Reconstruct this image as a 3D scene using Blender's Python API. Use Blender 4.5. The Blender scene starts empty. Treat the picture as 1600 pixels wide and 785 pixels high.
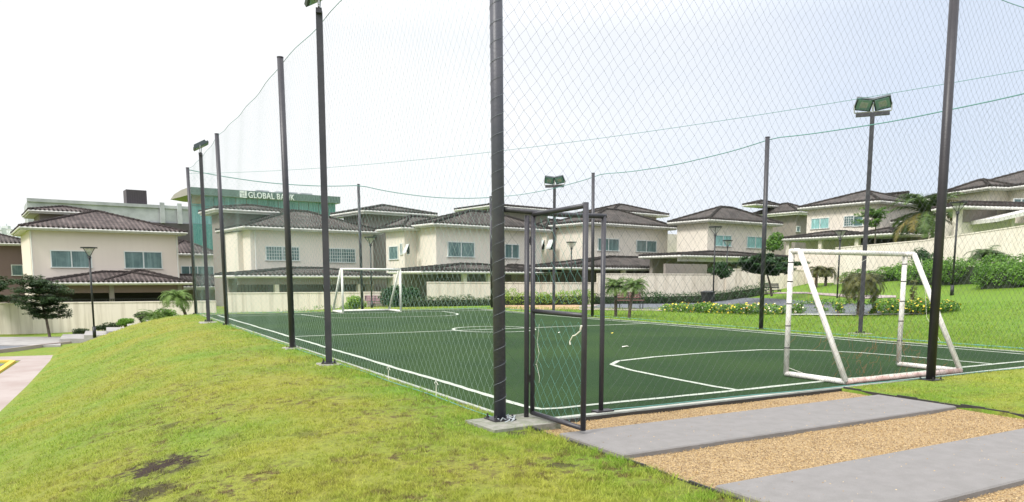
import bpy, math, random
import numpy as np
from mathutils import Vector, Matrix
random.seed(7); RNG = np.random.default_rng(11)
C = bpy.context.scene.collection
SC = bpy.context.scene
R_ = math.radians

# ------------------------------------------------------------------ camera
EYE = 1.55
FPX, PPY = 1150.76, 571.81           # focal length and optical centre in pixels of the 1600 wide photo
PITCH, ROLL, YAW = 0.117967, 0.001115, 0.515269
_fh = Vector((math.sin(YAW), math.cos(YAW), 0)); _r = Vector((math.cos(YAW), -math.sin(YAW), 0)); _z = Vector((0, 0, 1))
CF = _fh*math.cos(PITCH) - _z*math.sin(PITCH); _u = _z*math.cos(PITCH) + _fh*math.sin(PITCH)
CR = _r*math.cos(ROLL) + _u*math.sin(ROLL); CU = -_r*math.sin(ROLL) + _u*math.cos(ROLL)
cam = bpy.data.cameras.new("camera"); camo = bpy.data.objects.new("camera", cam); C.objects.link(camo)
cam.sensor_width = 36; cam.lens = FPX/1600*36; cam.shift_y = (PPY-392.5)/1600
cam.clip_start = 0.05; cam.clip_end = 6000
m = Matrix((CR, CU, -CF)).transposed().to_4x4(); m.translation = (0, 0, EYE); camo.matrix_world = m
SC.camera = camo

# ------------------------------------------------------------------ light
SUN_AZ, SUN_EL = R_(-108), R_(46)      # azimuth from +Y towards +X
SC.view_settings.view_transform = 'Standard'; SC.view_settings.look = 'None'
SC.view_settings.gamma = 1; SC.view_settings.exposure = 0.66
w = bpy.data.worlds.new("World"); SC.world = w; w.use_nodes = True
nt = w.node_tree; nt.nodes.clear()
def N(nt, t, **k):
    n = nt.nodes.new(t)
    for a, b in k.items():
        if a == 'inp':
            for i, v in b.items(): n.inputs[i].default_value = v
        else: setattr(n, a, b)
    return n
out = N(nt, 'ShaderNodeOutputWorld'); bg = N(nt, 'ShaderNodeBackground', inp={'Strength': 0.1})
sky = N(nt, 'ShaderNodeTexSky', sky_type='NISHITA', sun_disc=False, sun_elevation=SUN_EL, sun_rotation=SUN_AZ)
tc = N(nt, 'ShaderNodeTexCoord')
sep = N(nt, 'ShaderNodeSeparateXYZ'); nt.links.new(tc.outputs['Generated'], sep.inputs[0])
mp = N(nt, 'ShaderNodeMapping', inp={'Scale': (1, 1, 2.6)}); nt.links.new(tc.outputs['Generated'], mp.inputs[0])
noi = N(nt, 'ShaderNodeTexNoise', inp={'Scale': 1.7, 'Detail': 6, 'Roughness': .55}); nt.links.new(mp.outputs[0], noi.inputs[0])
# brightness of the cloud sheet: dimmer low in the east, brightest overhead and towards the veiled sun
lat = N(nt, 'ShaderNodeVectorMath', operation='DOT_PRODUCT'); nt.links.new(tc.outputs['Generated'], lat.inputs[0])
lat.inputs[1].default_value = (math.cos(YAW+.1), -math.sin(YAW+.1), 0)
mr = N(nt, 'ShaderNodeMapRange', inp={'From Min': -.35, 'From Max': .52, 'To Min': 1.0, 'To Max': 0.0}); nt.links.new(lat.outputs['Value'], mr.inputs[0])
mz = N(nt, 'ShaderNodeMapRange', inp={'From Min': .30, 'From Max': .85, 'To Min': 0.0, 'To Max': 1.0}); nt.links.new(sep.outputs[2], mz.inputs[0])
low = N(nt, 'ShaderNodeMapRange', inp={'From Min': .0, 'From Max': .14, 'To Min': .75, 'To Max': 0.0}); nt.links.new(sep.outputs[2], low.inputs[0])
nm = N(nt, 'ShaderNodeMapRange', inp={'From Min': .35, 'From Max': .66, 'To Min': -.16, 'To Max': .2}); nt.links.new(noi.outputs[0], nm.inputs[0])
a0 = N(nt, 'ShaderNodeMath', operation='MAXIMUM'); nt.links.new(mr.outputs[0], a0.inputs[0]); nt.links.new(low.outputs[0], a0.inputs[1])
a1 = N(nt, 'ShaderNodeMath', operation='ADD', use_clamp=True); nt.links.new(a0.outputs[0], a1.inputs[0]); nt.links.new(nm.outputs[0], a1.inputs[1])
mixc = N(nt, 'ShaderNodeMixRGB', inp={1: (4.8, 5.35, 6.3, 1), 2: (6.9, 6.9, 6.95, 1)}); nt.links.new(a1.outputs[0], mixc.inputs[0])
mixz = N(nt, 'ShaderNodeMixRGB', inp={2: (17, 17, 17.2, 1)}); nt.links.new(mz.outputs[0], mixz.inputs[0]); nt.links.new(mixc.outputs[0], mixz.inputs[1])
mixs = N(nt, 'ShaderNodeMixRGB', inp={0: .93}); nt.links.new(sky.outputs[0], mixs.inputs[1]); nt.links.new(mixz.outputs[0], mixs.inputs[2])
nt.links.new(mixs.outputs[0], bg.inputs[0]); nt.links.new(bg.outputs[0], out.inputs[0])
sl = bpy.data.lights.new("sun", 'SUN'); sl.energy = 2.0; sl.angle = R_(12); sl.color = (1, .96, .9)
so = bpy.data.objects.new("sun", sl); C.objects.link(so)
sd = Vector((math.sin(SUN_AZ)*math.cos(SUN_EL), math.cos(SUN_AZ)*math.cos(SUN_EL), math.sin(SUN_EL)))
so.rotation_euler = sd.to_track_quat('Z', 'Y').to_euler()

# ------------------------------------------------------------------ helpers
def ray(px, py): return CF + CR*((px-800)/FPX) - CU*((py-PPY)/FPX)
def at(px, D, py=435.4):
    """point seen at a photo pixel, D metres ahead of the lens (measured level)"""
    d = ray(px, py); return Vector((0, 0, EYE)) + d*(D/d.dot(_fh))
def gp(px, py, z=0.0):
    d = ray(px, py); t = (z-EYE)/d.z; return Vector((0, 0, EYE)) + d*t
def tag(o, label=None, cat=None, group=None, kind=None):
    if label: o['label'] = label
    if cat: o['category'] = cat
    if group: o['group'] = group
    if kind: o['kind'] = kind
    return o
def empty(name, loc=(0, 0, 0), rz=0):
    o = bpy.data.objects.new(name, None); C.objects.link(o); o.location = loc; o.rotation_euler.z = rz
    o.empty_display_size = .2; return o
def kids(o): return [c for c in C.objects if c.parent == o]
def copy_tree(o, parent=None):
    c = o.copy(); C.objects.link(c)
    if parent: c.parent = parent
    for ch in kids(o): copy_tree(ch, c)
    return c
class MB:
    def __init__(s): s.v = []; s.f = []; s.mi = []; s.cur = 0
    def add(s, vs, fs):
        n = len(s.v); s.v += [tuple(v) for v in vs]; s.f += [tuple(i+n for i in f) for f in fs]; s.mi += [s.cur]*len(fs)
    def box(s, a, b, rz=0, o=(0, 0)):
        x0, y0, z0 = a; x1, y1, z1 = b
        vs = [(x, y, z) for z in (z0, z1) for x, y in ((x0, y0), (x1, y0), (x1, y1), (x0, y1))]
        if rz:
            c, q = math.cos(rz), math.sin(rz); vs = [(o[0]+(x-o[0])*c-(y-o[1])*q, o[1]+(x-o[0])*q+(y-o[1])*c, z) for x, y, z in vs]
        s.add(vs, [(0, 3, 2, 1), (4, 5, 6, 7), (0, 1, 5, 4), (1, 2, 6, 5), (2, 3, 7, 6), (3, 0, 4, 7)])
    def obox(s, O, U, V, W):
        """box from corner O along three edge vectors"""
        O, U, V, W = map(Vector, (O, U, V, W))
        vs = [O, O+U, O+U+V, O+V, O+W, O+U+W, O+U+V+W, O+V+W]
        s.add(vs, [(0, 3, 2, 1), (4, 5, 6, 7), (0, 1, 5, 4), (1, 2, 6, 5), (2, 3, 7, 6), (3, 0, 4, 7)])
    def tube(s, pts, r, n=8, r2=None, cap=True):
        pts = [Vector(p) for p in pts]; k = len(pts)
        if r2 is None: r2 = r
        t0 = (pts[1]-pts[0]).normalized()
        a = t0.orthogonal().normalized(); base = len(s.v); vs = []
        for i, p in enumerate(pts):
            t = (pts[min(i+1, k-1)]-pts[max(i-1, 0)]).normalized()
            a = (a - t*a.dot(t)).normalized(); b = t.cross(a); rr = r+(r2-r)*i/(k-1)
            vs += [p + (a*math.cos(2*math.pi*j/n)+b*math.sin(2*math.pi*j/n))*rr for j in range(n)]
        fs = [(i*n+j, i*n+(j+1) % n, (i+1)*n+(j+1) % n, (i+1)*n+j) for i in range(k-1) for j in range(n)]
        if cap: fs += [tuple(range(n))[::-1], tuple((k-1)*n+j for j in range(n))]
        s.add(vs, fs)
    def build(s, name, mats, parent=None, smooth=False, loc=None):
        me = bpy.data.meshes.new(name); me.from_pydata(s.v, [], s.f)
        if not isinstance(mats, (list, tuple)): mats = [mats]
        for q in mats: me.materials.append(q)
        if len(mats) > 1: me.polygons.foreach_set('material_index', s.mi)
        if smooth: me.polygons.foreach_set('use_smooth', [True]*len(me.polygons))
        me.update()
        o = bpy.data.objects.new(name, me); C.objects.link(o)
        if parent: o.parent = parent
        if loc is not None: o.location = loc
        return o
def npmesh(name, V, k, mats, parent=None, rnd=None, mi=None):
    """V: (n,k,3) array of separate k-gons"""
    n = len(V); me = bpy.data.meshes.new(name)
    me.vertices.add(n*k); me.vertices.foreach_set('co', V.reshape(-1).astype(np.float32))
    me.loops.add(n*k); me.loops.foreach_set('vertex_index', np.arange(n*k, dtype=np.int32))
    me.polygons.add(n); me.polygons.foreach_set('loop_start', np.arange(0, n*k, k, dtype=np.int32))
    me.polygons.foreach_set('loop_total', np.full(n, k, dtype=np.int32))
    if not isinstance(mats, (list, tuple)): mats = [mats]
    for q in mats: me.materials.append(q)
    if mi is not None: me.polygons.foreach_set('material_index', mi.astype(np.int32))
    if rnd is not None:
        a = me.attributes.new('rnd', 'FLOAT', 'POINT'); a.data.foreach_set('value', np.repeat(rnd, k).astype(np.float32))
    me.update(); me.validate()
    o = bpy.data.objects.new(name, me); C.objects.link(o)
    if parent: o.parent = parent
    return o

# ------------------------------------------------------------------ materials
def mat(name, col, rough=.6, metal=0, bump=None, var=None, spec=.5, scale2=None, streak=None):
    """var = (scale, colour2, amount[, detail]); bump = (scale, strength); streak = (colour, amount) vertical runs"""
    M = bpy.data.materials.new(name); M.use_nodes = True; t = M.node_tree; b = t.nodes['Principled BSDF']
    b.inputs['Roughness'].default_value = rough; b.inputs['Metallic'].default_value = metal
    b.inputs['Specular IOR Level'].default_value = spec
    b.inputs['Base Color'].default_value = (*col, 1)
    g = N(t, 'ShaderNodeNewGeometry'); src = None
    if var:
        n = N(t, 'ShaderNodeTexNoise', inp={'Scale': var[0], 'Detail': 5, 'Roughness': .6}); t.links.new(g.outputs['Position'], n.inputs[0])
        r = N(t, 'ShaderNodeMapRange', inp={'From Min': .36, 'From Max': .64, 'To Max': var[2]}); t.links.new(n.outputs[0], r.inputs[0])
        x = N(t, 'ShaderNodeMixRGB', inp={1: (*col, 1), 2: (*var[1], 1)}); t.links.new(r.outputs[0], x.inputs[0])
        src = x.outputs[0]; t.links.new(src, b.inputs['Base Color'])
    if streak:
        mpn = N(t, 'ShaderNodeMapping', inp={'Scale': (2.6, 2.6, .12)}); t.links.new(g.outputs['Position'], mpn.inputs[0])
        n = N(t, 'ShaderNodeTexNoise', inp={'Scale': 1.6, 'Detail': 4, 'Roughness': .7}); t.links.new(mpn.outputs[0], n.inputs[0])
        r = N(t, 'ShaderNodeMapRange', inp={'From Min': .48, 'From Max': .72, 'To Max': streak[1]}); t.links.new(n.outputs[0], r.inputs[0])
        x = N(t, 'ShaderNodeMixRGB', inp={1: (*col, 1), 2: (*streak[0], 1)}); t.links.new(r.outputs[0], x.inputs[0])
        if src: t.links.new(src, x.inputs[1])
        src = x.outputs[0]; t.links.new(src, b.inputs['Base Color'])
    if bump:
        n = N(t, 'ShaderNodeTexNoise', inp={'Scale': bump[0], 'Detail': 4}); t.links.new(g.outputs['Position'], n.inputs[0])
        bp = N(t, 'ShaderNodeBump', inp={'Strength': bump[1], 'Distance': .02}); t.links.new(n.outputs[0], bp.inputs['Height']); t.links.new(bp.outputs[0], b.inputs['Normal'])
    return M
def leafmat(name, c1, c2, rough=.55, transl=.25):
    M = bpy.data.materials.new(name); M.use_nodes = True; t = M.node_tree; b = t.nodes['Principled BSDF']
    at_ = N(t, 'ShaderNodeAttribute', attribute_name='rnd'); g = N(t, 'ShaderNodeNewGeometry')
    n = N(t, 'ShaderNodeTexNoise', inp={'Scale': 2.5, 'Detail': 2}); t.links.new(g.outputs['Position'], n.inputs[0])
    ad = N(t, 'ShaderNodeMath', operation='MULTIPLY_ADD', inp={1: 1.6, 2: -.8}); t.links.new(n.outputs[0], ad.inputs[0])
    a2 = N(t, 'ShaderNodeMath', operation='ADD', use_clamp=True); t.links.new(ad.outputs[0], a2.inputs[0]); t.links.new(at_.outputs['Fac'], a2.inputs[1])
    x = N(t, 'ShaderNodeMixRGB', inp={1: (*c1, 1), 2: (*c2, 1)}); t.links.new(a2.outputs[0], x.inputs[0])
    t.links.new(x.outputs[0], b.inputs['Base Color']); b.inputs['Roughness'].default_value = rough; b.inputs['Specular IOR Level'].default_value = .25
    tr = N(t, 'ShaderNodeBsdfTranslucent'); t.links.new(x.outputs[0], tr.inputs[0])
    ms = N(t, 'ShaderNodeMixShader', inp={0: transl}); t.links.new(b.outputs[0], ms.inputs[1]); t.links.new(tr.outputs[0], ms.inputs[2])
    t.links.new(ms.outputs[0], t.nodes['Material Output'].inputs[0]); return M
def grassmat(name, blades=False):
    """yellow-green lawn with lusher, drier and bare patches, keyed to ground position"""
    M = bpy.data.materials.new(name); M.use_nodes = True; t = M.node_tree; b = t.nodes['Principled BSDF']; L = t.links.new
    g = N(t, 'ShaderNodeNewGeometry')
    def noise(sc, d=4, r=.55): n = N(t, 'ShaderNodeTexNoise', inp={'Scale': sc, 'Detail': d, 'Roughness': r}); L(g.outputs['Position'], n.inputs[0]); return n.outputs[0]
    def rng(s, a, b_, c=0, d=1): n = N(t, 'ShaderNodeMapRange', inp={'From Min': a, 'From Max': b_, 'To Min': c, 'To Max': d}); L(s, n.inputs[0]); return n.outputs[0]
    def mix(f, a, b_):
        n = N(t, 'ShaderNodeMixRGB')
        if isinstance(f, float): n.inputs[0].default_value = f
        else: L(f, n.inputs[0])
        for i, q in ((1, a), (2, b_)):
            if isinstance(q, tuple): n.inputs[i].default_value = (*q, 1)
            else: L(q, n.inputs[i])
        return n.outputs[0]
    def mul(a, b_):
        n = N(t, 'ShaderNodeMath', operation='MULTIPLY', use_clamp=True); L(a, n.inputs[0])
        if isinstance(b_, float): n.inputs[1].default_value = b_
        else: L(b_, n.inputs[1])
        return n.outputs[0]
    k = 1.0 if blades else .74
    YEL = (.41*k, .43*k, .07*k); GRN = (.24*k, .41*k, .05*k); DRY = (.27*k, .21*k, .085*k); SOIL = (.06*k, .042*k, .034*k)
    c = mix(rng(noise(.33, 5, .6), .42, .68), YEL, GRN)
    # lush strips low on the bank, along the kerb and right of the pitch
    sx = N(t, 'ShaderNodeSeparateXYZ'); L(g.outputs['Position'], sx.inputs[0])
    left = rng(sx.outputs[0], -1.6, 1.2, .8, 0); c = mix(mul(left, rng(noise(.7, 3), .3, .6)), c, GRN)
    kerbside = mul(rng(sx.outputs[0], 2.9, 3.8, 0, .8), rng(sx.outputs[0], 9., 12., 1, 0)); c = mix(mul(kerbside, rng(noise(1.1, 3), .38, .55)), c, (.17*k, .38*k, .03*k))
    right = rng(sx.outputs[0], 12., 18., 0, .85); c = mix(right, c, (.17*k, .33*k, .035*k))
    dry = mul(rng(noise(6.5, 5, .75), .50, .60), rng(noise(.9, 3), .42, .56)); dry = mul(dry, rng(sx.outputs[0], -2., .6, .2, 1)); dry = mul(dry, rng(sx.outputs[1], 6., 22., 1, .5)); dry = mul(dry, rng(sx.outputs[0], 6., 12., 1, .25)); c = mix(mul(dry, .95), c, (.155*k, .105*k, .05*k))
    fine = rng(noise(17, 4, .75), .47, .68); c = mix(mul(fine, .55), c, (.075*k, .085*k, .022*k))
    if not blades: c = mix(mul(rng(sx.outputs[0], 6., 16., 1, .0), .22), c, (.105, .085, .04))
    # worn spots
    wob = N(t, 'ShaderNodeTexNoise', inp={'Scale': 7., 'Detail': 6, 'Roughness': .75}); L(g.outputs['Position'], wob.inputs[0])
    for (px, py, r, st, ux) in SPOTS:
        p = gp(px, py, -.08)
        v = N(t, 'ShaderNodeVectorMath', operation='SUBTRACT'); L(g.outputs['Position'], v.inputs[0]); v.inputs[1].default_value = (p.x, p.y, 0)
        v1 = N(t, 'ShaderNodeVectorMath', operation='MULTIPLY'); L(v.outputs[0], v1.inputs[0]); v1.inputs[1].default_value = (1/r, 1/(r*ux), 0)
        l = N(t, 'ShaderNodeVectorMath', operation='LENGTH'); L(v1.outputs[0], l.inputs[0])
        s2 = N(t, 'ShaderNodeMath', operation='ADD'); L(l.outputs['Value'], s2.inputs[0]); L(rng(wob.outputs[0], .3, .7, -1., 1.), s2.inputs[1])
        c = mix(mul(rng(s2.outputs[0], .6, 1.2, 1, 0), st), c, SOIL)
    if blades:
        a = N(t, 'ShaderNodeAttribute', attribute_name='rnd')
        c = mix(mul(rng(a.outputs['Fac'], .55, 1.), .55), c, (.50, .50, .13)); c = mix(mul(rng(a.outputs['Fac'], .0, .3, 1, 0), .35), c, (.09, .14, .02))
        b.inputs['Specular IOR Level'].default_value = .2
    else:
        n = N(t, 'ShaderNodeBump', inp={'Strength': .8, 'Distance': .05}); L(noise(22, 5, .75), n.inputs['Height']); L(n.outputs[0], b.inputs['Normal'])
        b.inputs['Specular IOR Level'].default_value = .1
    b.inputs['Roughness'].default_value = .75; L(c, b.inputs['Base Color'])
    if blades:
        tr = N(t, 'ShaderNodeBsdfTranslucent'); L(c, tr.inputs[0]); ms = N(t, 'ShaderNodeMixShader', inp={0: .3})
        L(b.outputs[0], ms.inputs[1]); L(tr.outputs[0], ms.inputs[2]); L(ms.outputs[0], t.nodes['Material Output'].inputs[0])
    return M
# bare places in the lawn: photo pixel, radius in m, strength, elongation
SPOTS = [(254, 705, .34, 1., .95), (232, 742, .2, .85, 1.2), (262, 648, .17, .6, 1.), (805, 690, .12, .8, 1.), (880, 742, .11, .7, 1.), (360, 680, .12, .35, 1.5), (480, 685, .12, .4, 1.4), (560, 632, .12, .3, 1.5), (10, 735, .12, .6, 1.), (300, 765, .12, .4, 1.5), (290, 712, .2, .45, 1.2)]
M = {}
M['post'] = mat('charcoal painted steel', (.030, .030, .038), .42, 0, (30, .15), (3, (.05, .046, .055), .7))
M['footing'] = mat('mossy concrete', (.27, .26, .23), .9, 0, (25, .6), (9, (.13, .15, .09), .8))
M['cpost'] = mat('blue grey painted steel', (.052, .054, .072), .45, 0, (30, .15), (3, (.075, .072, .09), .7))
M['postdark'] = mat('dark painted steel', (.022, .02, .026), .45, 0, (30, .15), (3, (.04, .035, .04), .6))
M['black'] = mat('black metal', (.015, .017, .018), .45)
M['steel'] = mat('bare steel', (.5, .5, .48), .35, .9)
M['concrete'] = mat('weathered concrete', (.36, .34, .31), .9, 0, (25, .5), (2.5, (.22, .21, .19), .7))
M['slab'] = mat('smooth grey slab', (.212, .202, .196), .8, 0, (60, .35), (6., (.18, .172, .165), .8), streak=None, spec=.3)
M['pave'] = mat('pale paving', (.34, .29, .27), .85, 0, (20, .3), (.8, (.27, .21, .19), .8))
M['stair'] = mat('stair concrete', (.33, .315, .30), .85, 0, (20, .3), (1.5, (.22, .21, .20), .8))
M['asphalt'] = mat('asphalt', (.10, .11, .125), .8, 0, (40, .4), (1.5, (.13, .14, .16), .7))
M['yellow'] = mat('yellow kerb paint', (.62, .42, .06), .7)
M['kerb'] = mat('pale kerb concrete', (.40, .41, .37), .85, 0, (30, .4), (4, (.28, .30, .26), .8))
M['edging'] = mat('black edging', (.03, .028, .025), .7, 0, (15, .6))
M['wall'] = mat('cream boundary plaster', (.68, .62, .53), .9, 0, (18, .15), (.5, (.62, .57, .49), .6), streak=((.30, .25, .18), .55))
M['walllight'] = mat('light cream plaster', (.70, .65, .56), .9, 0, (18, .15), (.4, (.60, .54, .45), .6), streak=((.45, .40, .32), .3))
M['house1'] = mat('pinkish cream render', (.71, .63, .56), .9, 0, None, (.6, (.67, .59, .52), .5), streak=((.55, .48, .43), .14))
M['house'] = mat('cream render', (.71, .655, .565), .9, 0, None, (.4, (.65, .60, .53), .7), streak=((.52, .48, .42), .16))
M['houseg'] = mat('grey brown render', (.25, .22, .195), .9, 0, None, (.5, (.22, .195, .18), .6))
M['brown'] = mat('mauve brown render', (.19, .135, .125), .9, 0, None, (.5, (.17, .12, .11), .6))
M['white'] = mat('white fascia', (.66, .65, .61), .6, 0, None, (1.2, (.50, .50, .47), .6))
M['frame'] = mat('white window frame', (.62, .66, .64), .5)
M['conc2'] = mat('stained concrete', (.44, .45, .48), .9, 0, None, (.35, (.27, .28, .30), .9))
M['darkin'] = mat('dark interior', (.035, .033, .035), .9)  # near-black, carries the shade under carports and behind awning panes
M['louvre'] = mat('dark metal cladding', (.06, .05, .055), .6)
M['goal'] = mat('chipped white paint', (.78, .76, .73), .5, 0, (20, .3), (9, (.50, .42, .36), .4))
M['goalred'] = mat('rust stained white paint', (.66, .52, .48), .6, 0, (20, .3), (5, (.34, .15, .12), .7))
M['goalfar'] = mat('white goal paint', (.78, .78, .72), .5, 0, None, (6, (.6, .6, .52), .5))
M['net'] = mat('grey green netting cord', (.10, .115, .11), .8, spec=.2)
M['netl'] = mat('pale netting cord', (.32, .42, .38), .8, spec=.2)
M['nett'] = mat('teal netting cord', (.16, .36, .31), .8, spec=.2)
M['netrope'] = mat('teal border rope', (.13, .30, .27), .8, spec=.2)
M['cord'] = mat('pale lacing cord', (.42, .46, .48), .8, spec=.2)
M['lace'] = mat('blue grey lacing cord', (.20, .22, .25), .8, spec=.2)
M['rust'] = mat('orange brown twine', (.30, .13, .06), .8, spec=.2)
M['rag'] = mat('off white rag', (.7, .68, .6), .9)
M['lens'] = mat('floodlight glass', (.18, .30, .29), .12, 0, spec=.8)
M['reflector'] = mat('floodlight housing', (.04, .055, .06), .4)
M['lampglass'] = mat('lantern glass', (.6, .6, .58), .3); M['lampglass'].node_tree.nodes['Principled BSDF'].inputs['Alpha'].default_value = .45
M['wood'] = mat('red brown bench slats', (.16, .07, .06), .6)
M['purple'] = mat('faded mauve slats', (.30, .17, .20), .7)
M['bark'] = mat('palm bark', (.055, .04, .03), .95, 0, (30, .8), (6, (.11, .085, .06), .8))
M['barkg'] = mat('grey bark', (.16, .13, .10), .95, 0, (30, .8), (6, (.09, .07, .05), .8))
M['gtext'] = mat('pale sign letters', (.72, .74, .72), .6)
M['bankfascia'] = mat('bank fascia panel', (.105, .15, .14), .6, 0, None, (.1, (.09, .13, .12), .5))
M['soffit'] = mat('bank canopy soffit', (.30, .28, .25), .7)
M['tan'] = mat('tan panel', (.28, .21, .13), .7)
M['tower'] = mat('distant pale tower', (.62, .64, .66), .9, 0, None, (.08, (.45, .48, .5), .8))
M['soil'] = mat('planting soil', (.09, .06, .04), .95, 0, (20, .7))
M['orange'] = mat('orange clay ground', (.44, .30, .17), .95, 0, (10, .4), (1.5, (.36, .22, .13), .7))
M['white_line'] = mat('worn white turf line', (.50, .52, .46), .85, 0, (90, .6), (22, (.28, .36, .26), .55), spec=.15)
M['leafy_dark'] = leafmat('dark green leaves', (.02, .055, .02), (.065, .15, .045))
M['leafy_tree'] = leafmat('tree leaves', (.02, .045, .02), (.07, .12, .04))
M['leafy_mid'] = leafmat('mid green leaves', (.05, .13, .02), (.20, .38, .055))
M['leafy_bright'] = leafmat('bright green leaves', (.11, .22, .02), (.34, .50, .07))
M['leafy_pale'] = leafmat('grey green leaves', (.05, .09, .035), (.16, .20, .10))
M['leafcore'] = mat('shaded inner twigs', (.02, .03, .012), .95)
M['frondp'] = leafmat('fine pale fronds', (.09, .17, .04), (.25, .36, .10))
M['frond'] = leafmat('palm fronds', (.03, .07, .02), (.12, .19, .05))
M['frond_dry'] = leafmat('drying palm fronds', (.10, .085, .03), (.30, .25, .07))
M['frond_brown'] = leafmat('brown green drooping leaves', (.06, .075, .025), (.19, .19, .065))
M['flower'] = mat('yellow petals', (.75, .60, .05), .6)
M['flowerp'] = mat('pale petals', (.70, .66, .50), .6)
M['flowero'] = mat('orange petals', (.75, .33, .03), .6)
def glassmat(name, c, c2, sc=1.2):
    q = mat(name, c, .12, 0, None, (sc, c2, .9), spec=.6, streak=(tuple(min(1, v*1.5+.03) for v in c2), .7)); return q
M['glass'] = glassmat('teal window glass', (.06, .115, .115), (.13, .21, .205))
M['glassb'] = glassmat('bright teal glass', (.20, .42, .40), (.28, .50, .48))
M['bankglass'] = glassmat('bank curtain wall glass', (.07, .20, .20), (.13, .31, .30), .15)
M['bankgreen'] = glassmat('green curtain wall', (.02, .14, .125), (.03, .18, .16), .15)

# turf: fine dark green fibres with pale worn specks
def turfmat():
    q = bpy.data.materials.new('artificial turf'); q.use_nodes = True; t = q.node_tree; b = t.nodes['Principled BSDF']; L = t.links.new
    g = N(t, 'ShaderNodeNewGeometry')
    n1 = N(t, 'ShaderNodeTexNoise', inp={'Scale': 260., 'Detail': 3, 'Roughness': .8}); L(g.outputs['Position'], n1.inputs[0])
    n2 = N(t, 'ShaderNodeTexNoise', inp={'Scale': .35, 'Detail': 4}); L(g.outputs['Position'], n2.inputs[0])
    n3 = N(t, 'ShaderNodeTexNoise', inp={'Scale': 9., 'Detail': 6, 'Roughness': .75}); L(g.outputs['Position'], n3.inputs[0])
    r1 = N(t, 'ShaderNodeMapRange', inp={'From Min': .3, 'From Max': .7}); L(n1.outputs[0], r1.inputs[0])
    r2 = N(t, 'ShaderNodeMapRange', inp={'From Min': .4, 'From Max': .65}); L(n2.outputs[0], r2.inputs[0])
    r3 = N(t, 'ShaderNodeMapRange', inp={'From Min': .52, 'From Max': .72, 'To Max': .5}); L(n3.outputs[0], r3.inputs[0])
    c = N(t, 'ShaderNodeMixRGB', inp={1: (.009, .028, .008, 1), 2: (.030, .068, .022, 1)}); L(r1.outputs[0], c.inputs[0])
    c2 = N(t, 'ShaderNodeMixRGB', blend_type='MULTIPLY', inp={2: (1.5, 1.3, 1.1, 1)}); L(r2.outputs[0], c2.inputs[0]); L(c.outputs[0], c2.inputs[1])
    c3 = N(t, 'ShaderNodeMixRGB', inp={2: (.040, .072, .030, 1)}); L(r3.outputs[0], c3.inputs[0]); L(c2.outputs[0], c3.inputs[1])
    L(c3.outputs[0], b.inputs['Base Color']); b.inputs['Roughness'].default_value = .8; b.inputs['Specular IOR Level'].default_value = .1
    bp = N(t, 'ShaderNodeBump', inp={'Strength': .7, 'Distance': .012}); L(n1.outputs[0], bp.inputs['Height']); L(bp.outputs[0], b.inputs['Normal'])
    return q
M['turf'] = turfmat()
def gravelmat():
    q = bpy.data.materials.new('tan gravel'); q.use_nodes = True; t = q.node_tree; b = t.nodes['Principled BSDF']; L = t.links.new
    g = N(t, 'ShaderNodeNewGeometry')
    v = N(t, 'ShaderNodeTexVoronoi', inp={'Scale': 75., 'Randomness': 1.}); L(g.outputs['Position'], v.inputs['Vector'])
    rp = N(t, 'ShaderNodeValToRGB'); L(v.outputs['Color'], rp.inputs[0])
    e = rp.color_ramp.elements; e[0].color = (.15, .10, .05, 1); e[1].color = (.50, .36, .18, 1); e[0].position = .1; e[1].position = .95
    k = e.new(.5); k.color = (.34, .235, .115, 1)
    L(rp.outputs[0], b.inputs['Base Color']); b.inputs['Roughness'].default_value = .8
    bp = N(t, 'ShaderNodeBump', invert=True, inp={'Strength': 1., 'Distance': .012}); L(v.outputs['Distance'], bp.inputs['Height']); L(bp.outputs[0], b.inputs['Normal'])
    return q
M['gravel'] = gravelmat()
def pebblemat():
    q = bpy.data.materials.new('pebbles'); q.use_nodes = True; t = q.node_tree; b = t.nodes['Principled BSDF']; L = t.links.new
    a = N(t, 'ShaderNodeAttribute', attribute_name='rnd'); rp = N(t, 'ShaderNodeValToRGB'); L(a.outputs['Fac'], rp.inputs[0])
    e = rp.color_ramp.elements; e[0].color = (.17, .10, .05, 1); e[1].color = (.56, .43, .26, 1)
    k = e.new(.35); k.color = (.34, .225, .10, 1); k = e.new(.75); k.color = (.47, .33, .15, 1)
    L(rp.outputs[0], b.inputs['Base Color']); b.inputs['Roughness'].default_value = .75; return q
M['pebble'] = pebblemat()
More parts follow.
